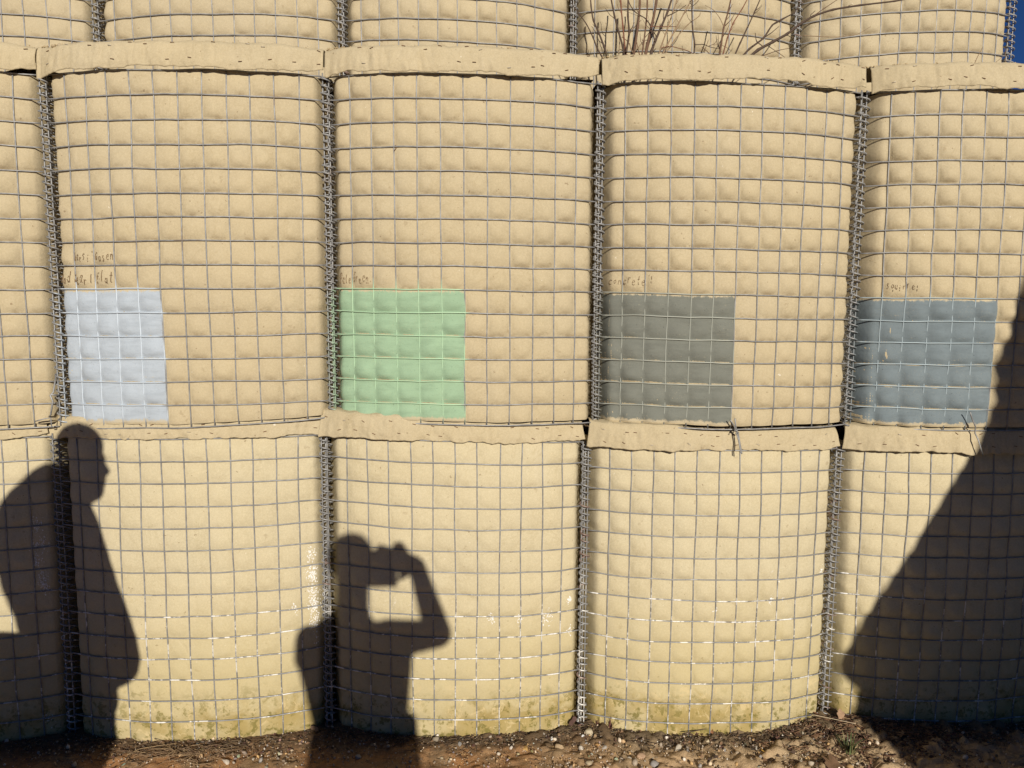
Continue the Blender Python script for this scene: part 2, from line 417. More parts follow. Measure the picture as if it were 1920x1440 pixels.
PAINT = {}    # bay key -> (cols, row0, colour)
TIERS = {}
def flap_fn(b, prm):
    """folded fabric edge over the top wire; w 0..1 inside -> crest -> lower hem"""
    cs = np.array(prm['cs'])     # (w, outward, up)
    def f(U, Wv, off=0.0):
        o = np.interp(Wv, cs[:, 0], cs[:, 1]); up = np.interp(Wv, cs[:, 0], cs[:, 2])
        u = np.clip(U, 0, 1)
        bul = b.S*(1-np.abs(2*u-1)**b.p)*.88
        x = b.xl+(b.xr-b.xl)*U; z = b.ztl+(b.ztr-b.ztl)*U
        hem = np.clip((Wv-.35)/.65, 0, 1)
        sd = b.seed
        edge = np.exp(-(np.minimum(U, 1-U)/.05)**2)
        o = o+hem*(.007*fbm(U*7+sd, 0*U+sd, 1, 3)*prm['wave']+.005*fbm(U*26+sd, Wv*2.2, 2, 2))+.0026*fbm(U*60+sd*3, Wv*3+U*12, 4, 3)*np.clip(Wv*3-.8, 0, 1)
        up = up+hem*(.010*fbm(U*6+sd*2, 0*U+1, 3, 3)*prm['wave']+.0035*fbm(U*38+sd, 0*U+4, 6, 3))+.003*fbm(U*22+sd, Wv*3, 5, 2)*(1-hem)
        l = prm['lift'](u)       # (extra up of the whole band, extra outward)
        drop = prm['endl']*np.exp(-(u/.05)**2)+prm['endr']*np.exp(-((1-u)/.05)**2)
        up = up + l[0]*np.clip(1-hem*1.0, 0, 1) + hem*drop
        o = o + l[1] - edge*.012
        y = b.Y0-bul-o-off
        x = x+edge*np.where(U < .5, -1, 1)*prm.get('flare', 0)*hem
        return np.stack([x, y, z+up], -1)
    return f
MID_CS = [(0, -.10, .062), (.15, -.05, .078), (.28, -.015, .087), (.38, .006, .086), (.48, .017, .076), (.65, .023, .050), (.85, .027, .022), (1, .026, .004)]
LOW_CS = [(0, -.045, .078), (.15, -.024, .076), (.28, -.008, .071), (.38, -.002, .064), (.48, .002, .053), (.65, .006, .034), (.85, .009, .014), (1, .009, .000)]
STAPLE = None
def staple_mesh():
    # flattened crown with two short bent legs
    V, Fq = tube([(-.0054, -.0002, 0), (-.0054, -.0014, 0), (-.0044, -.0019, 0), (.0044, -.0019, 0), (.0054, -.0014, 0), (.0054, -.0002, 0)], .00105, 4)
    return mesh_np('staple', V, Fq)
STAPLE = staple_mesh(); STAPLE.materials.append(M_RUST)
STAPLE2 = STAPLE.copy(); STAPLE2.materials.clear(); STAPLE2.materials.append(M_STEEL_BRIGHT)

def build_flap(b, root, prm, mat, u0=0.0, u1=1.0, staples=True):
    f = flap_fn(b, prm)
    us = np.linspace(u0, u1, 220); ws = np.linspace(0, 1, 30)
    U, Wv = np.meshgrid(us, ws)
    V1 = f(U, Wv); V2 = V1.copy()
    # second skin = folded hem thickness
    th = .0022
    V2[..., 1] += th*np.clip((Wv-.3)/.1, 0, 1); V2[..., 2] -= th*np.clip(1-(Wv-.3)/.2, 0, 1)
    nx = len(us); ny = len(ws)
    i = np.arange(ny-1)[:, None]*nx+np.arange(nx-1)[None, :]
    F1 = np.stack([i, i+nx, i+nx+1, i+1], -1).reshape(-1, 4)
    F2 = F1[:, ::-1]+nx*ny
    a = (ny-1)*nx+np.arange(nx-1); F3 = np.stack([a, a+nx*ny, a+1+nx*ny, a+1], -1)
    e0 = np.arange(ny-1)*nx; F4 = np.stack([e0, e0+nx*ny, e0+nx+nx*ny, e0+nx], -1)
    e1 = e0+nx-1; F5 = np.stack([e1, e1+nx, e1+nx+nx*ny, e1+nx*ny], -1)
    V = np.vstack([V1.reshape(-1, 3), V2.reshape(-1, 3)])
    uv = np.tile(np.stack([U*12, .5+0*Wv], -1).reshape(-1, 2), (2, 1))
    fo = obj('fabric_flap', mesh_np('fabric_flap', V, np.vstack([F1, F2, F3, F4, F5]), uv=uv), mat, root)
    if staples:
        r = random.Random(b.seed*13+5)
        for row in (0, 1):
            n = 12 if row else 13
            for q in range(n):
                if r.random() < .16: continue
                u = (q+.5+r.uniform(-.34, .34)+(.25 if row else 0))/n
                u = u0+(u1-u0)*min(max(u, .02), .985)
                w = prm['sw'][row]+r.uniform(-.045, .045)
                p = f(np.array(u), np.array(w)); px = f(np.array(u+.004), np.array(w)); pw = f(np.array(u), np.array(w+.03))
                tx = Vector(px-p).normalized(); tw = Vector(pw-p).normalized(); n_ = tx.cross(tw).normalized()
                if n_.y > 0: n_ = -n_
                zz = tx.cross(-n_); zz = zz.normalized()
                ang = r.gauss(prm.get('sang', 0), .22)
                t2 = (tx*math.cos(ang)+zz*math.sin(ang)).normalized()
                z2 = t2.cross(-n_).normalized()
                o = bpy.data.objects.new('staple', STAPLE if r.random() < .78 else STAPLE2)
                COL.objects.link(o); o.parent = fo
                m4 = Matrix((t2, -n_, z2)).transposed().to_4x4(); m4.translation = Vector(p)+n_*.0004
                o.matrix_local = m4
    return fo

def paint_tint(key, S, K):
    """rgba painted onto wires inside the sprayed patch"""
    c = np.zeros((*np.shape(S), 4))
    if key in PAINT:
        cols, r0, col = PAINT[key][:3]
        ins = ((S > .02) & (S < cols-.03+.08*vnoise(K*2, S*0, 2)) & (K > r0-.05) & (K < ROWS-.05))
        c[..., :3] = [min(.80, v*(1.45 if max(col) > .3 else 1.9)) for v in col]  # patch paint brightened on the wires to put in light on their tops
        c[..., 3] = ins*.93
    return c

def build_bay(key, b, tier, label, coarse=False, flap=None, seam_left=True, seam_right=False, corner=False, bottom=ROWS):
    mat = M_FAB[tier]
    root = thing('gabion_basket', label, 'gabion', (0, 0, 0), {'low': 'gabion baskets of the bottom tier', 'mid': 'gabion baskets of the middle tier', 'top': 'gabion baskets of the top tier'}[tier])
    res = 3 if coarse else 9
    kb = ROWS-.17 if tier == 'mid' else ROWS
    # front sheet
    obj('fabric_liner', grid_mesh('fabric_liner', b.Fb, 0, COLS, 0 if tier == 'mid' else -.3, kb, res), mat, root)
    # mesh wires
    sv = np.linspace(0, COLS, COLS*(1 if coarse else 4)+1)
    for k in range(ROWS+1):
        kk = k+.010*b.hj[k, 0]
        P = b.W(sv, np.full_like(sv, kk)); P[:, 1] -= .0024
        P[0, 1] = b.Y0-.004; P[-1, 1] = b.Y0-.004
        # wire kinks
        P[:, 2] += .0008*vnoise(sv*2+k*3, sv*0+b.seed, 2)
        V, Fq = tube(P, WIRE_R, 6)
        c = paint_tint(key, sv, np.full_like(sv, kk)); C = np.vstack([np.repeat(c, 6, 0), c[:1], c[-1:]])
        obj('horizontal_wire', mesh_np('horizontal_wire', V, Fq, attr=C), M_WIRE, root)
    kv = np.linspace(0, ROWS, ROWS*(1 if coarse else 2)+1)
    for j in range(1, COLS):
        ss = np.full_like(kv, j)+.012*b.wj[j, 0]+.02*vnoise(kv*.3+j, kv*0+b.seed, 4)
        P = b.W(ss, kv); P[:, 1] += .0006
        V, Fq = tube(P, WIRE_R, 6)
        c = paint_tint(key, np.full_like(kv, j), kv); C = np.vstack([np.repeat(c, 6, 0), c[:1], c[-1:]])
        obj('vertical_wire', mesh_np('vertical_wire', V, Fq, attr=C), M_WIRE, root)
    # seams with their coil hinges
    def seam(x0, dx, zt, side):
        for (ox, oy) in ((-.0095, 0), (.0095, 0), (.0015, .016)):
            P = [(x0+dx*v+ox, b.Y0+oy+.0012*math.sin(v*9+ox*900), zt+.012-v*(ROWS*CELL+.012)) for v in np.linspace(0, 1, 16)]
            V, Fq = tube(P, WIRE_R, 6)
            c = np.zeros((len(V), 4))
            if key in PAINT and side == 'l':
                c[:, :3] = [min(1, q*1.1) for q in PAINT[key][2]]; c[:, 3] = ((V[:, 2] < zt-PAINT[key][1]*CELL)*(.7 if ox > 0 else .2))
            obj('edge_wire', mesh_np('edge_wire', V, Fq, attr=c), M_WIRE, root)
        for ci, (ox, oy, rx, ry, rr) in enumerate(((.001, -.001, .0165, .0125, .0026), (.005, .036, .0150, .012, .0024))):
            turns = 45.0; n = int(turns*(6 if coarse else 12))
            th = np.linspace(0, turns*2*math.pi, n); v = th/th[-1]
            ph = b.seed*1.7+ci*2.2
            wob = 1+.10*np.sin(v*37+b.seed)
            P = np.stack([x0+dx*v+ox+rx*wob*np.cos(th+ph)+.0018*np.sin(v*23+b.seed), b.Y0+oy+ry*np.sin(th+ph),
                          zt+.006-v*(ROWS*CELL-.004)+.0020*np.sin(v*80+b.seed)], -1)
            V, Fq = tube(P, rr, 5 if False else 6)
            c = np.zeros((len(V), 4))
            if key in PAINT and side == 'l':
                c[:, :3] = [min(1, q*1.1) for q in PAINT[key][2]]; c[:, 3] = ((V[:, 2] < zt-PAINT[key][1]*CELL) & (V[:, 0] > x0+dx*.7+.004))*(.75 if ci == 0 else 0)
            else:
                rs = (vnoise(V[:, 2]*40, V[:, 2]*0+b.seed, 1) > .72); c[:, :3] = (.22, .09, .04); c[:, 3] = rs*.55
            obj('coil_hinge', mesh_np('coil_hinge', V, Fq, attr=c), M_WIRE, root)
    if seam_left: seam(b.xl, b.dxl, b.ztl, 'l')
    if seam_right: seam(b.xr, b.dxr, b.ztr, 'r')
    # body of the basket behind the front (sides and back of the fabric box, with its fill)
    D = .90
    zt = min(b.ztl, b.ztr)+.055; zb = min(b.ztl, b.ztr)-ROWS*CELL
    x0, x1 = b.xl+.004, b.xr-.004
    y0 = b.Y0+.108; y1 = b.Y0+D
    nx, ny = 14, 12
    gx, gy = np.meshgrid(np.linspace(x0, x1, nx), np.linspace(b.Y0+.13, y1, ny))
    gzv = zt+.012*fbm(gx*6, gy*6, 3, 3)-.01
    V = np.stack([gx, gy, gzv], -1).reshape(-1, 3)
    i = np.arange(ny-1)[:, None]*nx+np.arange(nx-1)[None, :]
    Ft = np.stack([i, i+1, i+nx+1, i+nx], -1).reshape(-1, 4)
    obj('soil_fill', mesh_np('soil_fill', V, Ft), M_SOILFILL, root)
    bulge = .07
    vv = []; 
    prof = [(x0, y0-.0)] + [(x0-(bulge*math.sin(math.pi*q) if corner == 'l' else 0), y0+(y1-y0)*q) for q in np.linspace(.08, .92, 9)] + [(x0, y1)] + \
           [(x0+(x1-x0)*q, y1+.07*math.sin(math.pi*q)) for q in np.linspace(.1, .9, 8)] + [(x1, y1)] + \
           [(x1+(bulge*math.sin(math.pi*(1-q)) if corner == 'r' else 0), y1-(y1-y0)*q) for q in np.linspace(.08, .92, 9)] + [(x1, y0)]
    for zc in (zt-.05, (zt+zb)/2, zb):
        vv += [(p[0], p[1], zc) for p in prof]
    n = len(prof); Fs = []
    for l in range(2):
        for q in range(n-1): Fs.append((l*n+q, l*n+q+1, (l+1)*n+q+1, (l+1)*n+q))
    obj('side_liner', mesh_np('side_liner', np.array(vv), np.array(Fs), uv=np.full((len(vv), 2), .5)), mat, root)
    if flap: build_flap(b, root, flap, M_FLAP, flap.get('u0', 0.005), flap.get('u1', .99), staples=not coarse)
    return root
M_SOILFILL = simple('dry_fill', (.36, .25, .13), .95, 0, (.24, .16, .085), 40, .8, .006)

# colours of the sprayed test patches
PAINT['m1'] = (5, 9, (.385, .43, .475)); PAINT['m2'] = (6, 9, (.275, .395, .258))
PAINT['m3'] = (6, 9, (.168, .174, .148)); PAINT['m4'] = (6, 9, (.162, .195, .208))

W_ = .904
def no_lift(u): return (0*u, 0*u)
def mk_lift(c, width=.08, up=.014, out=.020, inv=False):
    def f(u):
        s = 1/(1+np.exp((u-c)/width*4)) if not inv else 1/(1+np.exp(-(u-c)/width*4))
        return (up*s, out*s)
    return f
BAYS = {}
# middle tier: seams surveyed at the top wire, dx = drift of the seam towards its foot
mx = [-1.3953-2*W_, -1.3953-W_, -1.3953, -.4916, .4154, 1.3144, 1.3144+W_, 1.3144+2*W_]
mz = [2.233, 2.233, 2.233, 2.2415, 2.231, 2.215, 2.21, 2.21]
mlab = ['middle tier gabion beyond the left end of the view, its mesh unpainted',
        'middle tier gabion cut by the left edge, with a bent wire at its corner',
        'middle tier gabion with a pale grey white paint patch at its lower left',
        'middle tier gabion with a pale green paint patch at its lower left',
        'middle tier gabion with a dark olive grey paint patch at its lower left',
        'middle tier gabion with a blue grey paint patch and the big slanting shadow',
        'middle tier gabion beyond the right edge of the view, its mesh unpainted']
mA = [.011, .0165, .0125, .0140, .0160, .0190, .016]
mS = [.08, .080, .078, .082, .086, .090, .085]
for q in range(7):
    b = Bay(mx[q], mx[q+1], mz[q], mz[q+1], 0.0, mS[q], mA[q], 20+q)
    b.botl, b.botr = [(0, 0), (0, 0), (-.004, .018), (.012, .006), (.0, .012), (.006, .004), (0, 0)][q]
    key = 'm%d' % (q-1); b.rl = [.5, .4, .30, .42, .55, .80, .5][q]
    fl = dict(cs=MID_CS, wave=[1, 1.1, .7, .6, .7, .5, 1][q], lift=no_lift, endl=[-.004, 0, -.016, -.012, -.008, -.006, 0][q], endr=[0, .016, .022, .018, .014, .0, 0][q], sw=(.47, .80), flare=.0)
    fl['u0'] = [.0, .0, -.012, .000, .002, .016, .0][q]; fl['u1'] = [.998, .990, .996, .990, 1.0, .998, .998][q]
    root = build_bay(key, b, 'mid', mlab[q], coarse=q in (0, 6), flap=fl, seam_right=(q == 6))
    BAYS[key] = (b, root)
# bottom tier
bx = [-1.427-2*W_, -1.427-W_, -1.427, -.525, .383, 1.2909, 1.2909+W_, 1.2909+2*W_]
bz = [1.055, 1.055, 1.052, 1.057, 1.026, .998, .99, .99]
blab = ['bottom tier gabion beyond the left end of the view, standing on the soil',
        'bottom tier gabion at the left edge, mostly under the shadow of the standing person',
        'bottom tier gabion between the two shadows of people, white flecks by its right seam',
        'bottom tier gabion carrying the shadow of the photographer holding up a phone',
        'fully sunlit bottom tier gabion with bent wire tie hanging over its top flap',
        'bottom tier gabion at the right, mostly in the big slanting shadow',
        'bottom tier gabion beyond the right edge of the view, standing on the soil']
bA = [.008, .0085, .0066, .0075, .0098, .0110, .008]
for q in range(7):
    zl, zr = bz[q], bz[q+1]
    if q == 4: zl -= .012
    b = Bay(bx[q], bx[q+1], zl, zr, .004, [.07, .075, .075, .080, .080, .075, .07][q], bA[q], 40+q, dxl=-.004, dxr=-.004)
    lift = [no_lift, no_lift, no_lift, mk_lift(.34), mk_lift(.36), mk_lift(2, .1, .014, .020), no_lift][q]
    fl = dict(cs=LOW_CS, wave=.45, lift=lift, endl=[0, 0, -.012, -.006, -.004, .002, 0][q], endr=[0, .014, .006, .006, .010, 0, 0][q], sw=(.50, .80), flare=.012, sang=-.12)
    fl['u0'] = [.005, .005, -.022, -.006, .012, .014, 0][q]; fl['u1'] = [.995, .97, .985, .985, .99, .99, .99][q]
    root = build_bay('b%d' % (q-1), b, 'low', blab[q], coarse=q in (0, 6), flap=fl, seam_right=(q == 6))
    BAYS['b%d' % (q-1)] = (b, root)
# top tier, set back half a basket
YT = .46
tpx = [180, 640, 1075, 1495, 1895]
tx = [at(p, 50, YT).x for p in tpx]
tx = [tx[0]-2*W_, tx[0]-W_]+tx
tz = [3.39, 3.39, 3.39, 3.412, 3.38, 3.358, 3.403]
tlab = ['top tier gabion beyond the left end of the view, set back on the ledge',
        'top tier gabion in the upper left corner of the photo',
        'top tier gabion second from the left, above the white paint patch',
        'top tier gabion in the middle, above the green paint patch',
        'top tier gabion behind the bare twigs of the shrubs',
        'last top tier gabion at the right, ending against the blue sky']
for q in range(6):
    b = Bay(tx[q], tx[q+1], tz[q], tz[q+1], YT, [.08, .08, .082, .082, .085, .095][q], [.012, .014, .017, .018, .018, .017][q], 60+q)
    fl = dict(cs=MID_CS, wave=.8, lift=no_lift, endl=0, endr=0, sw=(.47, .80), u0=.005, u1=.99)
    root = build_bay('t%d' % (q-1), b, 'top', tlab[q], coarse=q == 0, flap=fl, seam_right=(q == 5), corner='r' if q == 5 else False)
    BAYS['t%d' % (q-1)] = (b, root)
# mesh on the exposed end of the top tier
b, root = BAYS['t4']
for k in range(ROWS+1):
    P = [(b.xr+.085*math.sin(math.pi*q), YT+.02+.88*q, b.ztr-k*CELL) for q in np.linspace(0, 1, 10)]
    V, Fq = tube(P, WIRE_R, 6); obj('horizontal_wire', mesh_np('horizontal_wire', V, Fq, attr=np.zeros((len(V), 4))), M_WIRE, root)
for q in np.linspace(0, 1, 12)[1:]:
    x = b.xr+.078*math.sin(math.pi*q); y = YT+.02+.88*q
    V, Fq = tube([(x, y, b.ztr), (x, y, b.ztr-ROWS*CELL)], WIRE_R, 6); obj('vertical_wire', mesh_np('vertical_wire', V, Fq, attr=np.zeros((len(V), 4))), M_WIRE, root)

# painted patches: a skin of paint lying on the fabric
plab = {'m1': ('pale grey white', ), 'm2': ('pale green', ), 'm3': ('dark olive grey', ), 'm4': ('blue grey', )}
for key in ('m1', 'm2', 'm3', 'm4'):
    b, root = BAYS[key]; cols, r0, col = PAINT[key]
    fn = lambda S, K, b=b: b.Fb(S+0*K, K, .0007)
    s1 = cols+.02
    me = grid_mesh('paint_patch', fn, .06, s1, r0+.03, ROWS-.24, 9, uvf=lambda S, K, r0=r0: np.stack([S, (ROWS-.24)-K], -1).reshape(-1, 2))
    # uneven outer edges
    o = obj('paint_patch', me, paint_mat('spray_'+key, col, cols, ROWS-.24-r0-.03), root)
    o['label'] = plab[key][0]+' paint sprayed over fabric and mesh'

# ------------------------------------------------------------------ handwriting on the fabric
GL = {  # strokes in a 1 x 1 box, baseline 0, x-height .6
 'a': [[(.6, .5), (.3, .6), (.1, .3), (.3, .02), (.6, .2)], [(.62, .6), (.6, .1), (.75, 0)]],
 'c': [[(.65, .5), (.35, .6), (.12, .3), (.35, 0), (.65, .1)]],
 'e': [[(.12, .3), (.6, .36), (.45, .6), (.15, .45), (.15, .15), (.4, 0), (.65, .1)]],
 'f': [[(.7, .95), (.45, 1), (.35, .7), (.32, -.1)], [(.1, .55), (.6, .6)]],
 'h': [[(.15, 1), (.18, 0)], [(.18, .4), (.4, .6), (.6, .45), (.62, 0)]],
 'i': [[(.3, .55), (.32, 0)], [(.36, .85), (.38, .80)]],
 'k': [[(.15, 1), (.18, 0)], [(.6, .6), (.2, .3), (.65, 0)]],
 'l': [[(.3, 1), (.34, .1), (.45, 0)]],
 'n': [[(.12, .6), (.16, 0)], [(.16, .4), (.4, .6), (.58, .45), (.62, 0)]],
 'o': [[(.4, .6), (.12, .35), (.3, 0), (.6, .2), (.55, .5), (.4, .6)]],
 'q': [[(.6, .5), (.3, .6), (.1, .3), (.35, .05), (.6, .25)], [(.62, .6), (.6, -.4)]],
 'r': [[(.15, .6), (.2, 0)], [(.2, .35), (.4, .58), (.6, .5)]],
 's': [[(.6, .55), (.3, .6), (.2, .42), (.5, .25), (.4, 0), (.1, .05)]],
 't': [[(.35, .95), (.38, .05), (.55, 0)], [(.15, .6), (.62, .64)]],
 'u': [[(.12, .6), (.15, .1), (.4, 0), (.6, .2)], [(.62, .6), (.64, 0)]],
 'd': [[(.55, .5), (.3, .58), (.1, .28), (.3, 0), (.58, .2)], [(.6, 1), (.62, 0)]],
 'p': [[(.15, .6), (.12, -.4)], [(.15, .5), (.45, .6), (.6, .3), (.4, .05), (.15, .15)]],
 'g': [[(.6, .5), (.3, .6), (.1, .3), (.35, .05), (.6, .25)], [(.62, .6), (.58, -.3), (.2, -.35)]],
 'A': [[(.05, 0), (.35, 1), (.7, 0)], [(.15, .35), (.6, .38)]],
 'G': [[(.7, .85), (.4, 1), (.08, .5), (.35, 0), (.7, .2), (.68, .45), (.45, .42)]],
 'P': [[(.12, 1), (.18, -.05)], [(.12, .95), (.5, 1), (.65, .7), (.45, .45), (.18, .45)]],
 'R': [[(.12, 1), (.18, -.05)], [(.12, .95), (.5, 1), (.6, .72), (.18, .48), (.68, 0)]],
 "'": [[(.3, 1), (.25, .8)]], '.': [[(.2, .04), (.24, 0)]],
}
def write(key, text, s0, k0, h, adv, fade=.3, seed=1, width=.0011):
    b, root = BAYS[key]; acc = Acc(); r = random.Random(seed); x = s0
    for ch in text:
        if ch == ' ': x += adv*.55; continue
        dz = r.uniform(-.07, .07); scl = r.uniform(.78, 1.22)
        for st in GL[ch]:
            pts = []
            for (p, q) in zip(st[:-1], st[1:]):
                for tt in np.linspace(0, 1, 5)[:-1]:
                    pts.append((p[0]+(q[0]-p[0])*tt, p[1]+(q[1]-p[1])*tt))
            pts.append(st[-1])
            # the marker skipped on the felt: break strokes into dashes
            seg = []
            for pt in pts:
                seg.append(pt)
                if len(seg) >= 3 and r.random() < fade:
                    emit(acc, b, seg, x, k0+dz, h*scl, adv, width, r); seg = [] if r.random() < .55 else [pt]
            if len(seg) >= 2: emit(acc, b, seg, x, k0+dz, h*scl, adv, width, r)
        x += adv*r.uniform(.85, 1.1)
    o = obj('handwriting', acc.mesh('handwriting', smooth=False), M_INK, root); o['kind'] = 'stuff'
    return o
def emit(acc, b, seg, x, k0, h, adv, width, r):
    if len(seg) < 2: return
    S = np.array([x+(p[0]+p[1]*.16)*adv*.92 for p in seg]); K = np.array([k0-p[1]*h for p in seg])
    S = S+np.array([r.uniform(-.008, .008) for _ in seg]); K = K+np.array([r.uniform(-.008, .008) for _ in seg])
    P = b.Fb(S, K, .0012)
    V, Fq = tube(P, width*r.uniform(.7, 1.25), 4, cap=False)
    V[:, 1] = V[:, 1]*1.0
    acc.add(V, Fq)
write('m1', "harsi' Gasen", 1.02, 7.80, .36, .172, .34, 3, .0010)
write('m1', 'And kearl flat', .26, 8.76, .44, .212, .28, 4, .0011)
write('m2', 'Pale Green.', .34, 8.76, .42, .165, .34, 5, .0010)
write('m3', 'concrete l', .38, 8.60, .34, .23, .40, 6, .0009)
write('m4', 'squirrel', 1.15, 8.62, .32, .17, .55, 8, .0009)
# spatters of lime wash near two seams of the bottom tier (real dried paint specks)
M_WASH = simple('dried_whitewash', (.80, .79, .76), .8, 0, (.60, .58, .54), 200, .2)
def spatter(key, spots, seed):
    b, root = BAYS[key]; acc = Acc(); r = random.Random(seed)
    for (s, k, ns, sp) in spots:
        for _ in range(ns):
            ss = s+r.gauss(0, sp); kk = k+r.gauss(0, sp*1.6); rad = r.uniform(.0006, .0024)
            P0 = b.Fb(np.array([ss]), np.array([kk]), .0006)[0]
            n = 6; a0 = r.uniform(0, 6)
            V = [P0]+[P0+np.array([math.cos(a0+q*6.283/n)*rad*r.uniform(.5, 1.4), 0, math.sin(a0+q*6.283/n)*rad*r.uniform(.6, 1.8)]) for q in range(n)]
            V[0] = P0+np.array([0, -.0006, 0])
            acc.add(V, [(0, 1+(q+1) % n, 1+q, 1+q) if False else (0, 1+q, 1+(q+1) % n, 1+(q+2) % n) for q in range(0, n, 2)])
    obj('whitewash_spatter', acc.mesh('whitewash_spatter', False), M_WASH, root)['kind'] = 'stuff'
spatter('b1', [(11.45, 5.5, 60, .13), (11.5, 6.5, 150, .13), (11.5, 7.3, 90, .14), (11.5, 8.0, 170, .14), (11.55, 8.8, 90, .12), (10.7, 8.0, 30, .08), (11.6, 9.5, 12, .1)], 2)
spatter('b0', [(11.2, 4.0, 60, .12), (11.3, 4.9, 90, .14), (11.1, 5.6, 60, .13), (11.3, 6.4, 90, .12), (11.4, 6.9, 60, .1), (11.2, 13.1, 30, .12)], 3)
spatter('b2', [(11.4, 7.5, 40, .06), (7.6, 8.1, 30, .09), (9, 8.2, 20, .1), (10.3, 8.2, 40, .14), (11.5, 9.0, 20, .08)], 4)
spatter('b3', [(8.7, 7.0, 40, .05), (9.3, 7.0, 12, .03), (6.0, 7.4, 8, .05), (11.5, 5.8, 14, .08)], 5)
# lime wash that dried along some horizontal wires
for key, segs in {'b1': [(8.05, 2.2, 11.7), (13-2*.0, 1.8, 6.5), (11.0, 1.8, 6.8), (9.05, 6.8, 10)], 'b2': [(8.05, 6.0, 11.8), (9.05, 5, 11.5), (10.05, 4, 11.6), (11.05, 3.8, 11)],
                  'b3': [(7.05, .2, 3), (8.05, .2, 4), (9.05, 3, 9), (6.95, 4, 9), (8.0, 6, 10)], 'b4': [(6.0, .2, 2), (7.0, .2, 3)]}.items():
    b, root = BAYS[key]; acc = Acc(); r = random.Random(11)
    for (k, a, z_) in segs:
        s = a; k = round(k)
        while s < z_:
            l = r.uniform(.08, .75)
            ss = np.linspace(s, min(s+l, COLS-.1), 5); P = b.W(ss, np.full(5, k+.010*b.hj[min(k, ROWS), 0])); P[:, 1] -= .0034; P[:, 2] += .0005
            V, Fq = tube(P, [.0010, .0026, .0023, .0027, .0009], 6); acc.add(V, Fq)
            s += l+(r.uniform(.1, .5) if r.random() < .5 else r.uniform(.8, 2.4))
    obj('whitewash_crust', acc.mesh('whitewash_crust'), M_WASH, root)['kind'] = 'stuff'

# ------------------------------------------------------------------ wire ties and the bent wire
def wirething(name, pts_list, label, cat, r=.0024, dark=None):
    acc = Acc()
    for pts in pts_list:
        V, Fq = tube(np.array([tuple(p) for p in pts]), r, 6); acc.add(V, Fq, (0, 0, 0))
    me = acc.mesh(name)
    a = me.attributes['tint']; 
    col = np.zeros((len(me.vertices), 4), np.float32)
    if dark: col[:, :3] = dark; col[:, 3] = .7
    a.data.foreach_set('color', col.ravel())
    return tag(obj(name, me, M_WIRE), label, cat)
yt = -.098
wirething('wire_tie', [[at(1369, 787, yt-.02), at(1376, 797, yt-.012), at(1380, 809, yt+.002), at(1385, 826, yt-.012), at(1389, 849, yt-.03), at(1391, 851, yt-.026), at(1387, 829, yt-.010), at(1384, 812, yt), at(1380, 803, yt-.006), at(1378, 785, yt-.02)],
                       [at(1374, 812, yt+.002), at(1379, 806, yt-.010), at(1385, 812, yt+.002), at(1379, 814, yt+.004)]],
          'bent steel wire tie hanging over the flap below the dark olive grey patch', 'wire tie', .0022)
wirething('wire_tie', [[at(1819, 773, yt-.03), at(1823, 786, yt-.018), at(1829, 800, yt-.016), at(1828, 812, yt-.004), at(1834, 824, yt-.02), at(1843, 854, yt-.02)]],
          'bent wire tie at the lower right corner of the blue grey patch', 'wire tie', .0022)
wirething('bent_wire', [[at(105, 705, -.012), at(100, 736, -.022), at(94, 741, -.03), at(99, 752, -.032), at(95, 778, -.028), at(92, 781, -.02)], [at(94, 740, -.03), at(110, 741, -.012)]],
          'kinked wire sticking out of the seam left of the white patch', 'wire', .0027)
wirething('loose_wire', [[at(66, 790, -.05), at(80, 786, -.055), at(95, 783, -.04), at(97, 801, -.035), at(93, 801, -.03)]],
          'short loose wire end hanging below the mesh left of the profile shadow', 'wire', .0022)

# ------------------------------------------------------------------ stones, litter and plants
def rock(r, sx, sy, sz, sub=1, seed=0):
    import bmesh
    bm = bmesh.new(); bmesh.ops.create_icosphere(bm, subdivisions=sub, radius=1)
    rr = random.Random(seed); ax = [Vector((rr.gauss(0, 1), rr.gauss(0, 1), rr.gauss(0, 1))).normalized() for _ in range(7)]
    cut = [rr.uniform(.38, .80) for _ in ax]
    for v in bm.verts:
        for a, c in zip(ax, cut):
            d = v.co.dot(a)
            if d > c: v.co -= a*(d-c)*.97
        v.co *= 1+rr.uniform(-.05, .05)
        v.co.x *= sx*r; v.co.y *= sy*r; v.co.z *= sz*r
    return bm
def rock_np(r, sx, sy, sz, sub, seed):
    bm = rock(r, sx, sy, sz, sub, seed)
    V = np.array([v.co[:] for v in bm.verts]); F = np.array([[v.index for v in f.verts] for f in bm.faces]); bm.free()
    return V, F
def rot(V, e):
    m = np.array(Matrix.Rotation(e[2], 3, 'Z') @ Matrix.Rotation(e[1], 3, 'Y') @ Matrix.Rotation(e[0], 3, 'X')); return V@m.T
M_STONE = tinted('stone', .8, .30, 90, .0015)
SCOL = [(.56, .44, .30), (.33, .27, .20), (.50, .42, .32), (.28, .22, .17), (.38, .25, .13), (.24, .22, .20), (.60, .54, .46), (.44, .28, .12)]
protos = [rock_np(1, 1, .8, .65, 1, 100+i) for i in range(10)]
acc = Acc(); r = random.Random(3)
def gpt(x, y): return Vector((x, y, float(gz(x, y))))
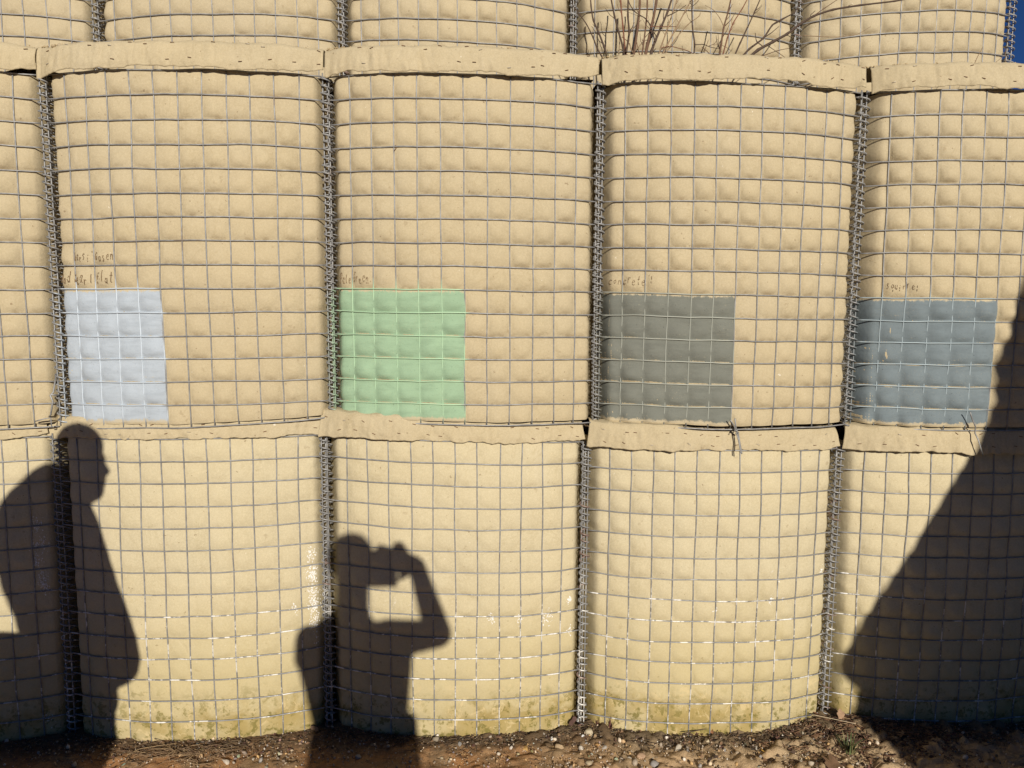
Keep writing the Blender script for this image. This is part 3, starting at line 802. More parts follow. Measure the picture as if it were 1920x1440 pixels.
for _ in range(13000):
    x = r.uniform(-2.3, 2.5); y = -.02-abs(r.gauss(0, 1))*.33 if r.random() < .75 else r.uniform(-2.6, -.1)
    rad = min(.012, .0014*math.exp(abs(r.gauss(0, .72)))) * (1.25 if x > .3 else 1)
    V, F = protos[r.randrange(10)]
    V = rot(V*rad, (r.uniform(0, 6), r.uniform(0, 6), r.uniform(0, 6)))
    p = gpt(x, y); c = random.Random(_).choice(SCOL); k = r.uniform(.8, 1.6)
    acc.add(V+np.array([p.x, p.y, p.z+rad*.25+.003]), F, tuple(v*k for v in c))
o = obj('gravel', acc.mesh('gravel', False), M_STONE); tag(o, 'small mixed gravel scattered over the soil at the wall foot', 'gravel', kind='stuff')

def on_ground(px, py):
    """point of the soil seen at a pixel"""
    z = -.02
    for _ in range(12):
        d = FWD + RIGHT*((px-CX)/F_PX) + UP*(-(py-CY)/F_PX)
        p = CAM+d*((z-CAM.z)/d.z); z = float(gz(p.x, p.y))+.003
    return p
def stone(px, py, wpx, colr, label, aspect=.75, seed=0, flat=.7, rotz=0., group=None):
    p = on_ground(px, py); rad = wpx/2/F_PX*(p-CAM).dot(FWD)
    V, F = rock_np(rad, 1, aspect, flat, 2, 500+seed)
    V = rot(V, (random.Random(seed).uniform(-.3, .3), random.Random(seed+1).uniform(-.3, .3), rotz))
    me = mesh_np('stone', V, F, smooth=False, attr=np.tile([*colr, 1.0], (len(V), 1)))
    o = obj('stone', me, M_STONE, loc=(p.x, p.y, p.z+rad*flat*.18)); return tag(o, label, 'stone', group)
ST = [
 (1107, 1376, 24, (.52, .44, .30), 'pale angular stone just right of the foot of the seam under the green patch bay'),
 (1050, 1402, 27, (.42, .30, .17), 'tan brown stone, largest on the sunlit soil, beside the white shard'),
 (1036, 1386, 11, (.80, .78, .74), 'thin white shard leaning on the large tan brown stone'),
 (1091, 1383, 14, (.74, .74, .74), 'small bright white chip in front of the pale angular stone'),
 (1133, 1403, 17, (.36, .32, .27), 'grey stone right of the pair of orange pebbles'),
 (1120, 1397, 12, (.48, .27, .10), 'orange pebble nearest the grey stone'),
 (1090, 1404, 13, (.62, .56, .47), 'cream pebble below the bright white chip'),
 (1180, 1424, 16, (.52, .46, .38), 'cream stone with flat top at the bottom edge, left of the broad pinkish stone'),
 (1202, 1420, 22, (.44, .29, .18), 'broad pinkish brown stone near the bottom edge'),
 (1106, 1432, 20, (.42, .34, .22), 'yellowish tan stone cut by the bottom edge'),
 (1228, 1435, 20, (.30, .28, .26), 'dark grey stone at the bottom edge right of the pinkish stone'),
 (1272, 1404, 20, (.46, .40, .31), 'cream grey stone left of the curling dead stem'),
 (985, 1405, 18, (.48, .29, .09), 'amber orange pebble in the open soil right of the photographer shadow'),
 (817, 1388, 16, (.30, .25, .18), 'flat dull stone close to the wall right of the photographer shadow'),
 (862, 1397, 14, (.27, .26, .24), 'upright grey pebble below the centre of the photographer shadow bay'),
 (935, 1414, 8, (.55, .48, .38), 'tiny cream pebble left of the amber orange one'),
 (957, 1432, 11, (.42, .28, .14), 'orange tan pebble at the bottom edge'),
 (424, 1430, 15, (.58, .50, .40), 'upright pinkish cream stone standing between the two shadows'),
 (410, 1417, 9, (.36, .24, .13), 'brown chip left of the upright pinkish cream stone'),
 (475, 1424, 10, (.42, .36, .28), 'small grey tan stone close to the photographer shadow'),
 (437, 1414, 8, (.40, .29, .18), 'small brown pebble above the upright pinkish cream stone'),
 (526, 1413, 10, (.52, .42, .31), 'pale pink pebble right of the two shadows gap'),
 (537, 1432, 9, (.50, .40, .28), 'pale tan pebble at the bottom edge beside the photographer shadow'),
 (346, 1405, 8, (.33, .25, .17), 'small brown stone among the straw'),
 (72, 1412, 8, (.36, .36, .37), 'small grey stone alone in the shadow at the lower left'),
 (140, 1434, 14, (.34, .31, .27), 'rounded grey stone in the shadow of the standing person'),
 (672, 1420, 13, (.36, .32, .27), 'grey stone in the shadow of the photographer'),
 (1326, 1392, 15, (.62, .52, .34), 'cream yellow stone under the right bottom bay'),
 (1343, 1419, 9, (.33, .32, .30), 'grey chip beside the white gravel under the sunlit bay'),
 (1418, 1402, 8, (.55, .50, .42), 'pale pebble among the leaf litter'),
 (1506, 1377, 16, (.50, .44, .33), 'cream lump of stone near the leaf pile'),
 (1478, 1399, 9, (.45, .38, .28), 'tan pebble in the leaf litter, left of the green blades'),
 (1520, 1405, 11, (.42, .38, .31), 'grey tan stone beside the green blades'),
 (1500, 1428, 12, (.48, .41, .30), 'cream stone in the litter at the bottom edge'),
 (1762, 1415, 6, (.55, .60, .72), 'tiny bluish pebble in the black shadow at the lower right'),
]
for q, s in enumerate(ST):
    stone(s[0], s[1], s[2], s[3], s[4], aspect=random.Random(q).uniform(.6, .95), seed=q, flat=random.Random(q+9).uniform(.55, .85), rotz=random.Random(q+5).uniform(0, 3))
# middle sized unnamed stones
r = random.Random(21)
for q in range(70):
    px = r.uniform(820, 1640) if q < 45 else r.uniform(220, 590); py = r.uniform(1385, 1440)
    stone(px, py, r.uniform(5, 10), tuple(v*r.uniform(.7, 1.05) for v in r.choice(SCOL)), 'small weathered pebble lying loose on the soil '+('between the two shadows of people' if px < 590 else 'right of the photographer shadow' if px < 1090 else 'below the sunlit bottom bay' if px < 1400 else 'in the litter beside the big shadow'), seed=200+q, rotz=r.uniform(0, 3), group='loose pebbles '+('between the shadows' if px < 590 else 'right of the photographer shadow' if px < 1090 else 'below the sunlit bay' if px < 1400 else 'in the litter'))
# crumbs on the ledge
LEDGE = ['leftmost small stone on the ledge above the white patch bay', 'second small stone from the left on the ledge above the white patch bay',
         'third small stone from the left on the ledge above the white patch bay', 'pale small stone on the ledge left of the last grey one, white patch bay',
         'grey small stone on the ledge, rightmost above the white patch bay', 'largest pale stone on the ledge just right of the second top seam',
         'small stone second from the second top seam on the ledge', 'brownish small stone in the middle of the row right of the second top seam',
         'pale stone right of the brownish one on the ledge above the green patch bay', 'tiny cream stone on the ledge left of the dark lump',
         'dark lump of stone on the ledge above the green patch bay', 'pale crumb touching the dark lump on the ledge', 'lone tiny stone on the ledge above the middle of the green patch bay']
r = random.Random(5)
b2 = BAYS['m1'][0]
for q, (px, py, w, c) in enumerate([(100, 86, 9, (.42, .33, .2)), (113, 84, 8, (.46, .37, .24)), (128, 86, 9, (.38, .3, .2)), (140, 82, 7, (.5, .42, .3)), (163, 81, 8, (.3, .27, .24)),
                                    (650, 107, 10, (.48, .38, .24)), (664, 106, 8, (.44, .34, .2)), (686, 103, 10, (.42, .33, .22)), (701, 102, 9, (.5, .4, .26)), (722, 101, 7, (.55, .45, .3)), (741, 97, 12, (.33, .27, .2)), (752, 98, 7, (.5, .42, .3)), (868, 98, 5, (.5, .4, .28))]):
    yl = -.03
    p = at(px, py, yl); rad = w/2/F_PX*(p-CAM).dot(FWD)
    V, F = rock_np(rad*1.3, 1, .8, .8, 2, 700+q)
    me = mesh_np('ledge_stone', V, F, smooth=False, attr=np.tile([*c, 1.0], (len(V), 1)))
    lab = LEDGE[q]
    tag(obj('stone', me, M_STONE, loc=p+Vector((0, 0, -rad*.2))), lab, 'stone', 'stones along the ledge')
# sandy crust spilled over the flap crests
acc = Acc(); r = random.Random(17)
for key in ('m0', 'm1', 'm2', 'm3', 'm4'):
    b = BAYS[key][0]
    for _ in range(420):
        u = r.random() if r.random() < .5 else abs(r.gauss(0, .12)); u = min(u, .97)
        bul = b.S*(1-abs(2*u-1)**b.p)*.88
        f = r.random()
        y = b.Y0-bul-.0+.06*f-.004; z = b.ztl+(b.ztr-b.ztl)*u+.088-.02*f*0
        rad = r.uniform(.0012, .0042)*(1.3 if r.random() < .1 else 1)
        V, F = protos[r.randrange(10)]; k = r.uniform(.8, 1.15)
        acc.add(rot(V*rad, (r.uniform(0, 6), r.uniform(0, 6), 0))+np.array([b.xl+(b.xr-b.xl)*u, y, z]), F, tuple(v*k for v in (.50, .38, .21)))
tag(obj('sand_crust', acc.mesh('sand_crust', False), M_STONE), 'dry sand crumbs spilled along the tops of the folded flaps', 'sand', kind='stuff')

M_STEM = tinted('dry_stem', .8, .4, 150, .001)
def stems(name, label, cat, lst, col, group=None, root_at=None, part='stem'):
    """each stem: (list of px,py), depth y, radius at foot, radius at tip"""
    root = thing(name, label, cat, root_at, group)
    for (pts, y0, y1, r0, r1, c) in lst:
        n = len(pts); P = []
        for i, (a, bb) in enumerate(pts):
            P.append(np.array(at(a, bb, y0+(y1-y0)*i/(n-1))))
        P = np.array(P)
        # resample with a smooth curve and small nodes
        tt = np.linspace(0, n-1, (n-1)*5+1); Q = np.stack([np.interp(tt, range(n), P[:, k]) for k in range(3)], -1)
        for _ in range(2): Q[1:-1] = (Q[:-2]+2*Q[1:-1]+Q[2:])/4
        rad = np.linspace(r0, r1, len(Q))*(1+.25*(np.arange(len(Q)) % 5 == 0))*1.35
        A_ = Acc(); A_.add(*tube(Q, rad, 6)); rs = random.Random(len(Q)*7+int(abs(Q[0][0])*1e4))
        if n > 3 and r0 > .0015:
            for _k in range(rs.randint(3, 6)):        # side shoots and buds
                i_ = rs.randint(3, len(Q)-4); d_ = Q[i_+1]-Q[i_]; d_ /= np.linalg.norm(d_)+1e-9
                sd_ = np.array([rs.choice((-1, 1))*rs.uniform(.5, 1), rs.uniform(-.6, .3), rs.uniform(-.1, .5)]); l_ = rs.uniform(.012, .06)
                p1_ = Q[i_]+(d_*.7+sd_*.7)*l_*.5; p2_ = p1_+(d_*.9+sd_*.35)*l_*.6
                A_.add(*tube(np.array([Q[i_], p1_, p2_]), np.array([.45, .35, .2])*rad[i_], 4))
        V = np.vstack(A_.V); Fq = np.vstack(A_.F)
        V = V-np.array(root_at)
        obj(part, mesh_np(part, V, Fq, attr=np.tile([*c, 1.0], (len(V), 1))), M_STEM, root)
    return root
DK = (.075, .045, .030); BR = (.14, .075, .042); RD = (.20, .075, .04); TN = (.30, .20, .115)
K0 = .06; K1 = .16
lst = [
 ([(1131, 110), (1120, 92), (1112, 70), (1100, 45), (1080, 18), (1071, 6)], K0, K1, .0022, .0008, DK),
 ([(1139, 108), (1133, 88), (1123, 62), (1112, 38), (1108, 12), (1106, -30)], K0, K1, .0026, .0016, DK),
 ([(1173, 116), (1168, 88), (1160, 60), (1152, 30), (1145, -6), (1138, -60)], K0, K1, .0026, .0018, DK),
 ([(1176, 116), (1172, 92), (1168, 50), (1164, 10), (1162, -60)], K0, K1, .0022, .0016, RD),
 ([(1174, 98), (1178, 76), (1180, 60), (1177, 30), (1178, -10), (1180, -70)], K0, K1, .0028, .0018, DK),
 ([(1186, 116), (1190, 90), (1196, 50), (1200, 10), (1198, -60)], K0, K1, .0036, .0024, BR),
 ([(1202, 115), (1207, 80), (1212, 40), (1214, 10), (1212, -60)], K0, K1, .0022, .0016, BR),
 ([(1208, 114), (1214, 84), (1222, 48), (1230, 10), (1238, -60)], K0, K1, .0044, .0026, BR),
 ([(1218, 117), (1222, 94), (1228, 78), (1240, 50), (1252, 22), (1262, -10), (1282, -70)], K0, K1, .0040, .0022, DK),
 ([(1228, 78), (1224, 62), (1219, 46), (1210, 34), (1192, 24), (1180, 8), (1174, -20)], K0, K1, .0016, .0009, DK),
 ([(1232, 116), (1240, 86), (1252, 52), (1264, 16), (1276, -20)], K0, K1, .0020, .0013, TN),
 ([(1236, 115), (1250, 86), (1265, 58), (1285, 20), (1302, -10)], K0, K1, .0024, .0014, TN),
 ([(1240, 112), (1262, 78), (1290, 45), (1312, 30), (1313, 24)], K0, K1, .0015, .0007, TN),
 ([(1241, 90), (1256, 86), (1290, 95), (1318, 110)], K0, K1, .0011, .0007, RD),
 ([(1219, 50), (1250, 50), (1270, 50)], K0, K1, .0010, .0008, RD),
 ([(1252, 30), (1264, 24), (1272, 20), (1286, 10)], K0, K1, .0014, .0007, DK),
 ([(1180, 64), (1190, 50), (1202, 38)], K0, K1, .0012, .0006, BR),
 ([(1186, 98), (1178, 78), (1170, 72), (1166, 70)], K0, K1, .0010, .0006, TN),
 ([(1194, 92), (1206, 78), (1220, 72)], K0, K1, .0011, .0006, TN),
 ([(1160, 100), (1162, 80), (1160, 60)], K0, K1, .0012, .0007, TN),
 ([(1225, 60), (1230, 66), (1229, 76)], K0, K1, .0010, .0008, DK),
 ([(1190, 116), (1178, 104), (1164, 92), (1158, 96)], K0, K1, .0012, .0006, DK),
 ([(1205, 115), (1198, 100), (1194, 80)], K0, K1, .0013, .0008, RD),
]
stems('bare_shrub', 'leafless shrub with a dense sheaf of upright brown stems, left end of the ledge', 'shrub', lst, DK, root_at=tuple(at(1195, 118, K0)))
lst = [
 ([(1300, 112), (1303, 84), (1298, 50), (1297, 16), (1298, -10), (1294, -40)], K0, K1, .0020, .0010, DK),
 ([(1298, 12), (1308, 4), (1316, -14)], K1, K1+.02, .0010, .0006, DK),
 ([(1303, 84), (1320, 83), (1330, 88), (1350, 92)], K0, K1, .0011, .0006, DK),
 ([(1330, 86), (1340, 82), (1345, 74)], K0, K1, .0008, .0005, BR),
 ([(1319, 108), (1321, 95), (1328, 76)], K0, K1, .0010, .0006, BR),
 ([(1338, 112), (1328, 98), (1316, 88)], K0, K1, .0010, .0006, RD),
 ([(1348, 112), (1352, 84), (1357, 50), (1366, 20), (1374, -20)], K0, K1, .0026, .0017, BR),
 ([(1353, 112), (1364, 70), (1375, 42), (1392, 16), (1408, -14)], K0, K1, .0018, .0012, RD),
 ([(1374, 112), (1388, 80), (1400, 55), (1416, 20), (1430, -12)], K0, K1, .0022, .0014, DK),
 ([(1357, 50), (1350, 34), (1338, 18), (1322, 10)], K0, K1, .0009, .0005, TN),
 ([(1338, 84), (1352, 84), (1364, 90), (1372, 96)], K0, K1, .0007, .0005, TN),
]
stems('bare_shrub', 'sparse leafless shrub with a few thin reddish stems right of the dense one', 'shrub', lst, DK, root_at=tuple(at(1345, 114, K0)))
lst = [
 ([(1387, 112), (1404, 92), (1432, 72), (1448, 46), (1466, 36), (1490, 24), (1500, 8)], K0, K1+.05, .0030, .0012, DK),
 ([(1400, 112), (1420, 94), (1450, 78), (1476, 64), (1500, 45), (1525, 30), (1560, 18), (1610, 10), (1680, 2), (1720, -6)], K0, .0, .0042, .0016, DK),
 ([(1432, 88), (1418, 78), (1416, 62)], K0, K0, .0012, .0008, DK),
 ([(1410, 112), (1432, 104), (1460, 94), (1484, 90)], K0, K1, .0012, .0007, BR),
 ([(1440, 86), (1458, 98), (1478, 112)], K0, K1, .0008, .0006, BR),
 ([(1476, 66), (1484, 70), (1488, 78), (1482, 84)], K0, K1, .0008, .0006, DK),
 ([(1506, 67), (1530, 68), (1570, 70), (1610, 64), (1632, 50)], .02, .0, .0010, .0006, TN),
 ([(1525, 30), (1545, 16), (1575, -4)], .03, .03, .0012, .0008, BR),
]
stems('bare_shrub', 'leafless shrub leaning right with a thick dark branch across the next seam', 'shrub', lst, DK, root_at=tuple(at(1395, 114, K0)))
lst = [([(1820, 136), (1833, 106), (1843, 88)], K0, K1, .0010, .0006, TN), ([(1820, 136), (1845, 127)], K0, K1, .0009, .0006, TN),
       ([(1851, 136), (1865, 118), (1881, 106)], K0, K1, .0010, .0006, TN), ([(1879, 136), (1886, 112), (1884, 88)], K0, K1, .0009, .0005, TN)]
stems('dry_weed', 'few thin straw coloured stalks at the foot of the last top tier gabion', 'weed', lst, TN, root_at=tuple(at(1850, 138, K0)))
# grass tuft
def blades(name, label, cat, base, n, h, spread, cols, seed, kind=None, w=.0016):
    acc = Acc(); r = random.Random(seed); B = np.array(base)
    for _ in range(n):
        a = r.uniform(0, 6.283); l = h*r.uniform(.5, 1.15); lean = r.uniform(.1, .9)
        d = np.array([math.cos(a), math.sin(a), 0]); p0 = B+d*r.uniform(0, spread*.4)
        side = np.array([-d[1], d[0], 0]); c = r.choice(cols)
        prev = None; V = []; 
        for q in range(5):
            t_ = q/4; p = p0+d*lean*l*t_**1.6+np.array([0, 0, l*(t_-.35*lean*t_**2.2)]); ww = w*(1-t_*.85)
            V += [p-side*ww, p+side*ww+np.array([0, 0, ww*.3])]
        F = [(2*q, 2*q+1, 2*q+3, 2*q+2) for q in range(4)]
        acc.add(np.array(V)-B, F, c)
    o = obj(name, acc.mesh(name), M_LEAFY, loc=base); return tag(o, label, cat, kind=kind)
M_LEAFY = tinted('leaf_blade', .7, .3, 200, .0006)
GR = [(.10, .12, .035), (.16, .15, .05), (.30, .25, .11), (.07, .09, .03)]
blades('grass_tuft', 'small green grass tuft on the ledge at the seam left of the bare shrubs', 'grass tuft', at(1144, 122, K0-.03), 80, .045, .05, GR, 1)
blades('leaf_clump', 'clump of narrow dark green leaves in the leaf litter beside the big shadow', 'weed', on_ground(1592, 1412)+Vector((0, .0, .01)), 34, .05, .07, [(.10, .13, .04), (.07, .10, .035), (.17, .15, .06)], 2, w=.0035)
blades('grass_tuft', 'wisp of dry yellow grass at the wall foot near the last sunlit seam', 'grass tuft', on_ground(1486, 1352)+Vector((0, .05, 0)), 14, .055, .05, [(.36, .27, .12), (.28, .2, .1)], 3)
blades('weed', 'small dark reddish weed at the wall foot right of the seam beside the pale stone', 'weed', on_ground(1147, 1372)+Vector((0, .03, 0)), 40, .042, .04, [(.12, .04, .035), (.09, .035, .03), (.15, .06, .04)], 4, w=.0022)
blades('weed', 'tiny dark reddish seedling left of the larger reddish weed', 'weed', on_ground(1122, 1368)+Vector((0, .03, 0)), 14, .022, .02, [(.13, .05, .035), (.09, .035, .03)], 5, w=.0018)
# leaves
def leaf(px, py, size, col, label, lobed=True, seed=0, tilt=.3, name='fallen_leaf', dz=0.01):
    r = random.Random(seed); n = 26; V = [(0, 0, 0)]
    for q in range(n):
        a = q/n*2*math.pi
        rad = (.62+.38*abs(math.cos(a*2.5)))*(1+.15*math.sin(7*a+seed)) if lobed else (.45+.55*abs(math.cos(a)))
        x, y = math.cos(a)*rad*size*1.15, math.sin(a)*rad*size*.8
        V.append((x, y, .22*abs(y)+.12*size*math.sin(a*3+seed)+.10*x*x/size))
    F = [(0, 1+q, 1+(q+1) % n, 1+(q+2) % n) for q in range(0, n, 2)]
    A = Acc(); A.add(np.array(V), np.array(F), col)
    Vs, Fs = tube([(-size*1.1, 0, 0), (-size*1.5, .1*size, .15*size), (-size*1.9, .1*size, .1*size)], .0007, 4); A.add(Vs, Fs, tuple(v*.6 for v in col))
    p = on_ground(px, py)
    o = obj(name, A.mesh(name, False), M_LEAFY, loc=p+Vector((0, 0, dz))); o.rotation_euler = (tilt*r.uniform(.4, 1.5), tilt*r.uniform(-1, 1), r.uniform(0, 6.28))
    return tag(o, label, 'leaf')
leaf(1560, 1438, .034, (.21, .12, .065), 'large brown lobed oak leaf at the bottom edge of the photo', seed=1, tilt=.25)
leaf(1575, 1352, .026, (.40, .25, .15), 'pale brown curled leaf standing on top of the litter heap at the right seam', seed=2, tilt=1.0, dz=.022)
leaf(1537, 1349, .022, (.26, .12, .07), 'reddish brown leaf lying in the litter heap left of the pale curled one', seed=3, tilt=.5, dz=.015)
leaf(1433, 1416, .011, (.55, .32, .06), 'small bright yellow orange leaf on the sunlit soil', lobed=False, seed=4, tilt=.5)
leaf(1333, 1374, .014, (.36, .17, .08), 'orange brown leaf against the foot of the sunlit bottom gabion', lobed=False, seed=5, tilt=.8, dz=.012)
leaf(1337, 1428, .017, (.07, .045, .035), 'dark curled leaf left of the oak leaf near the bottom edge', lobed=False, seed=6, tilt=.7)
leaf(1412, 1411, .015, (.06, .05, .045), 'small blackish leaf beside the yellow orange leaf', lobed=False, seed=7, tilt=.7)
leaf(1625, 1392, .017, (.30, .13, .06), 'rust coloured leaf at the edge of the big shadow', seed=8, tilt=.6)
leaf(1073, 1362, .018, (.10, .05, .04), 'dark purple brown leaf curled against the seam foot left of the pale stone', lobed=False, seed=9, tilt=1.2, dz=.02)
leaf(1088, 1366, .014, (.24, .14, .10), 'dull brown leaf under the seam beside the pale stone', lobed=False, seed=10, tilt=.8, dz=.012)
leaf(590, 1372, .014, (.20, .12, .07), 'brown leaf at the seam foot beside the photographer shadow', lobed=False, seed=11, tilt=.8, dz=.012)
leaf(1690, 1382, .016, (.20, .13, .08), 'brown leaf deep in the big shadow at the right', seed=12, tilt=.5)
# litter: bits of leaf, twigs and straw nobody could count
acc = Acc(); r = random.Random(9)
def bit(x, y, l, rad, c, dz=.004, steep=.25):
    a = r.uniform(0, math.pi); p = gpt(x, y)+Vector((0, 0, dz+r.uniform(0, .006)))
    d = Vector((math.cos(a), math.sin(a)*.6, r.uniform(-steep, steep))); k = Vector((r.uniform(-.2, .2), r.uniform(-.2, .2), r.uniform(0, .15)))
    P = [p-d*l/2, p+k*l*.4, p+d*l/2]
    V, F = tube([tuple(q) for q in P], rad, 4); acc.add(V, F, c)
for _ in range(2600):
    x = r.uniform(-2.2, 2.4)
    seam = min(abs(x-s) for s in bx)
    u = ((x-bx[2])/W_) % 1.0
    front = -.075*(1-abs(2*u-1)**2.5)
    y = front-.012-abs(r.gauss(0, .035 if r.random() < .7 else .14))
    heap = math.exp(-((x-1.38)/.25)**2)
    c = r.choice([(.10, .065, .04), (.15, .10, .06), (.07, .045, .03), (.24, .17, .09), (.05, .035, .025)])
    if -.75 < x < -.9+.2: c = (.22, .15, .08)
    bit(x, y, r.uniform(.008, .045), r.uniform(.0004, .0011), c)
for _ in range(1500):
    x = 1.42+r.gauss(0, .20); y = -.03-abs(r.gauss(0, .11)); bit(x, y, r.uniform(.01, .05), r.uniform(.0006, .0016), r.choice([(.20, .10, .05), (.12, .06, .04), (.28, .16, .08), (.07, .05, .03), (.33, .22, .12)]), .006, .5)
for _ in range(110):
    x = -.98+r.gauss(0, .10); y = -.12-abs(r.gauss(0, .05)); bit(x, y, r.uniform(.04, .10), r.uniform(.0006, .0011), r.choice([(.34, .23, .12), (.25, .16, .09)]), .008, .25)
# flat leaf crumbs
for _ in range(3000):
    heap = r.random() < .45
    x = 1.40+r.gauss(0, .2) if heap else r.uniform(-2.2, 2.4); y = -.05-abs(r.gauss(0, .06 if not heap else .12))
    s = r.uniform(.003, .009)*(1.3 if heap else 1); p = gpt(x, y)+Vector((0, 0, .006))
    m3 = np.array(Matrix.Rotation(r.uniform(0, 6.28), 3, 'Z') @ Matrix.Rotation(r.uniform(-.9, .9), 3, 'X'))
    V = np.array([(-s, -s*.4, 0), (s*.2, -s*.6, .002), (s, .1*s, 0), (-.1*s, s*.6, .002)])@m3.T+np.array(p)
    acc.add(V, [(0, 1, 2, 3)], r.choice([(.16, .085, .05), (.09, .055, .035), (.26, .15, .08), (.13, .06, .045), (.30, .20, .11)]))
M_LIT = tinted('litter', .85, .3, 200, .0006)
tag(obj('leaf_litter', acc.mesh('leaf_litter', False), M_LIT), 'dark band of twigs, straw and broken leaves along the wall foot', 'litter', kind='stuff')
# longer sticks
def stick(pts, rad, col, label, lift=.012):
    P = [on_ground(*p)+Vector((0, 0, lift)) for p in pts]
    Q = np.array([tuple(p) for p in P]); o0 = Q[0].copy()
    tt = np.linspace(0, len(Q)-1, (len(Q)-1)*4+1); Q2 = np.stack([np.interp(tt, range(len(Q)), Q[:, k]) for k in range(3)], -1)
    Q2[1:-1] = (Q2[:-2]+2*Q2[1:-1]+Q2[2:])/4
    V, F = tube(Q2-o0, np.linspace(rad, rad*.6, len(Q2)), 6)
    tag(obj('twig', mesh_np('twig', V, F, attr=np.tile([*col, 1.0], (len(V), 1))), M_STEM, loc=o0), label, 'twig')
stick([(1520, 1354), (1558, 1362), (1604, 1372)], .0018, (.58, .46, .30), 'straight pale straw stalk lying across the litter heap', .03)
stick([(1280, 1384), (1340, 1372), (1400, 1366), (1450, 1351), (1500, 1350), (1530, 1352)], .0016, (.08, .05, .035), 'long thin dark twig along the foot of the sunlit bottom gabion', .018)
stick([(1316, 1384), (1310, 1398), (1309, 1412), (1318, 1420)], .0015, (.09, .06, .04), 'curling dead stem left of the orange leaf near the bottom', .012)
stick([(238, 1422), (262, 1410), (300, 1404), (330, 1400)], .0013, (.36, .25, .13), 'pale straw stalk lying right of the standing person shadow', .012)
stick([(290, 1392), (310, 1404), (324, 1412)], .0012, (.30, .2, .1), 'short straw stalk crossing the pale one', .014)
stick([(1345, 1376), (1350, 1386), (1353, 1394)], .0013, (.06, .04, .03), 'short black twig leaning by the orange brown leaf', .014)
# old yellow leaf stuck on the top tier mesh
A = Acc(); p0 = at(1275, 44, YT-.088)
V = [(0, -.002, 0), (-.007, 0, -.012), (.006, 0, -.009), (.008, -.002, .010), (.0, -.001, .020), (-.006, -.002, .007)]
A.add(np.array(V), np.array([(0, 1, 2, 3), (0, 3, 4, 5)]), (.62, .44, .10)); 
tag(obj('leaf', A.mesh('leaf', False), M_LEAFY, loc=p0), 'yellow dead leaf caught on the top tier mesh behind the shrub stems', 'leaf')
# tiny snag on the green patch bay
A = Acc(); bb = BAYS['m2'][0]; P = bb.Fb(np.array([3.0]), np.array([3.02]), .002)[0]
V, F = tube(np.array([(0, 0, 0), (.006, -.004, .006), (.008, -.004, -.002), (.002, -.005, -.010), (.0, -.003, -.013)]), .0012, 4); A.add(V, F, (.25, .14, .07))
tag(obj('seed_husk', A.mesh('seed_husk'), M_STEM, loc=tuple(P)), 'tiny curled brown husk snagged on the upper mesh of the green patch bay', 'husk')

# ------------------------------------------------------------------ the people and things whose shadows fall on the wall
LV = np.array(LDIR)
def sh(px, py, d):
    """point d metres in front of the wall whose shadow falls where the pixel shows the wall"""
    p = at(px, py, -.05); t = (d-.05)/LDIR.y
    return Vector((p.x-LDIR.x*t, -d, p.z-LDIR.z*t))
def capsule(p0, r0, p1, r1, n=14):
    p0 = np.array(p0, float); p1 = np.array(p1, float); d = p1-p0; l = np.linalg.norm(d)+1e-9; d /= l
    P = []; Rr = []
    for q in np.linspace(-1, 0, 6)[:]:
        a = q*math.pi/2; P.append(p0+d*r0*math.sin(a)); Rr.append(max(r0*math.cos(a), 1e-4))
    for q in np.linspace(0, 1, 6):
        a = q*math.pi/2; P.append(p1+d*r1*math.sin(a)); Rr.append(max(r1*math.cos(a), 1e-4))
    return tube(np.array(P), Rr, n)
def loft(rings, n=28):
    """rings: (center, vecA, vecB); closed"""
    th = np.arange(n)*2*math.pi/n; V = []
    for c, a, b_ in rings:
        V.append(np.array(c)+np.cos(th)[:, None]*np.array(a)+np.sin(th)[:, None]*np.array(b_))
    k = len(rings); V = np.vstack(V+[np.array(rings[0][0])[None], np.array(rings[-1][0])[None]])
    i = np.arange(k-1)[:, None]*n; j = np.arange(n)[None, :]; j2 = (j+1) % n
    Fq = np.stack([i+j, i+j2, i+n+j2, i+n+j], -1).reshape(-1, 4)
    cap = []
    for q in range(0, n, 2):
        cap.append((k*n, (q+2) % n, (q+1) % n, q)); b0 = (k-1)*n; cap.append((k*n+1, b0+q, b0+(q+1) % n, b0+(q+2) % n))
    return V, np.vstack([Fq, np.array(cap)])
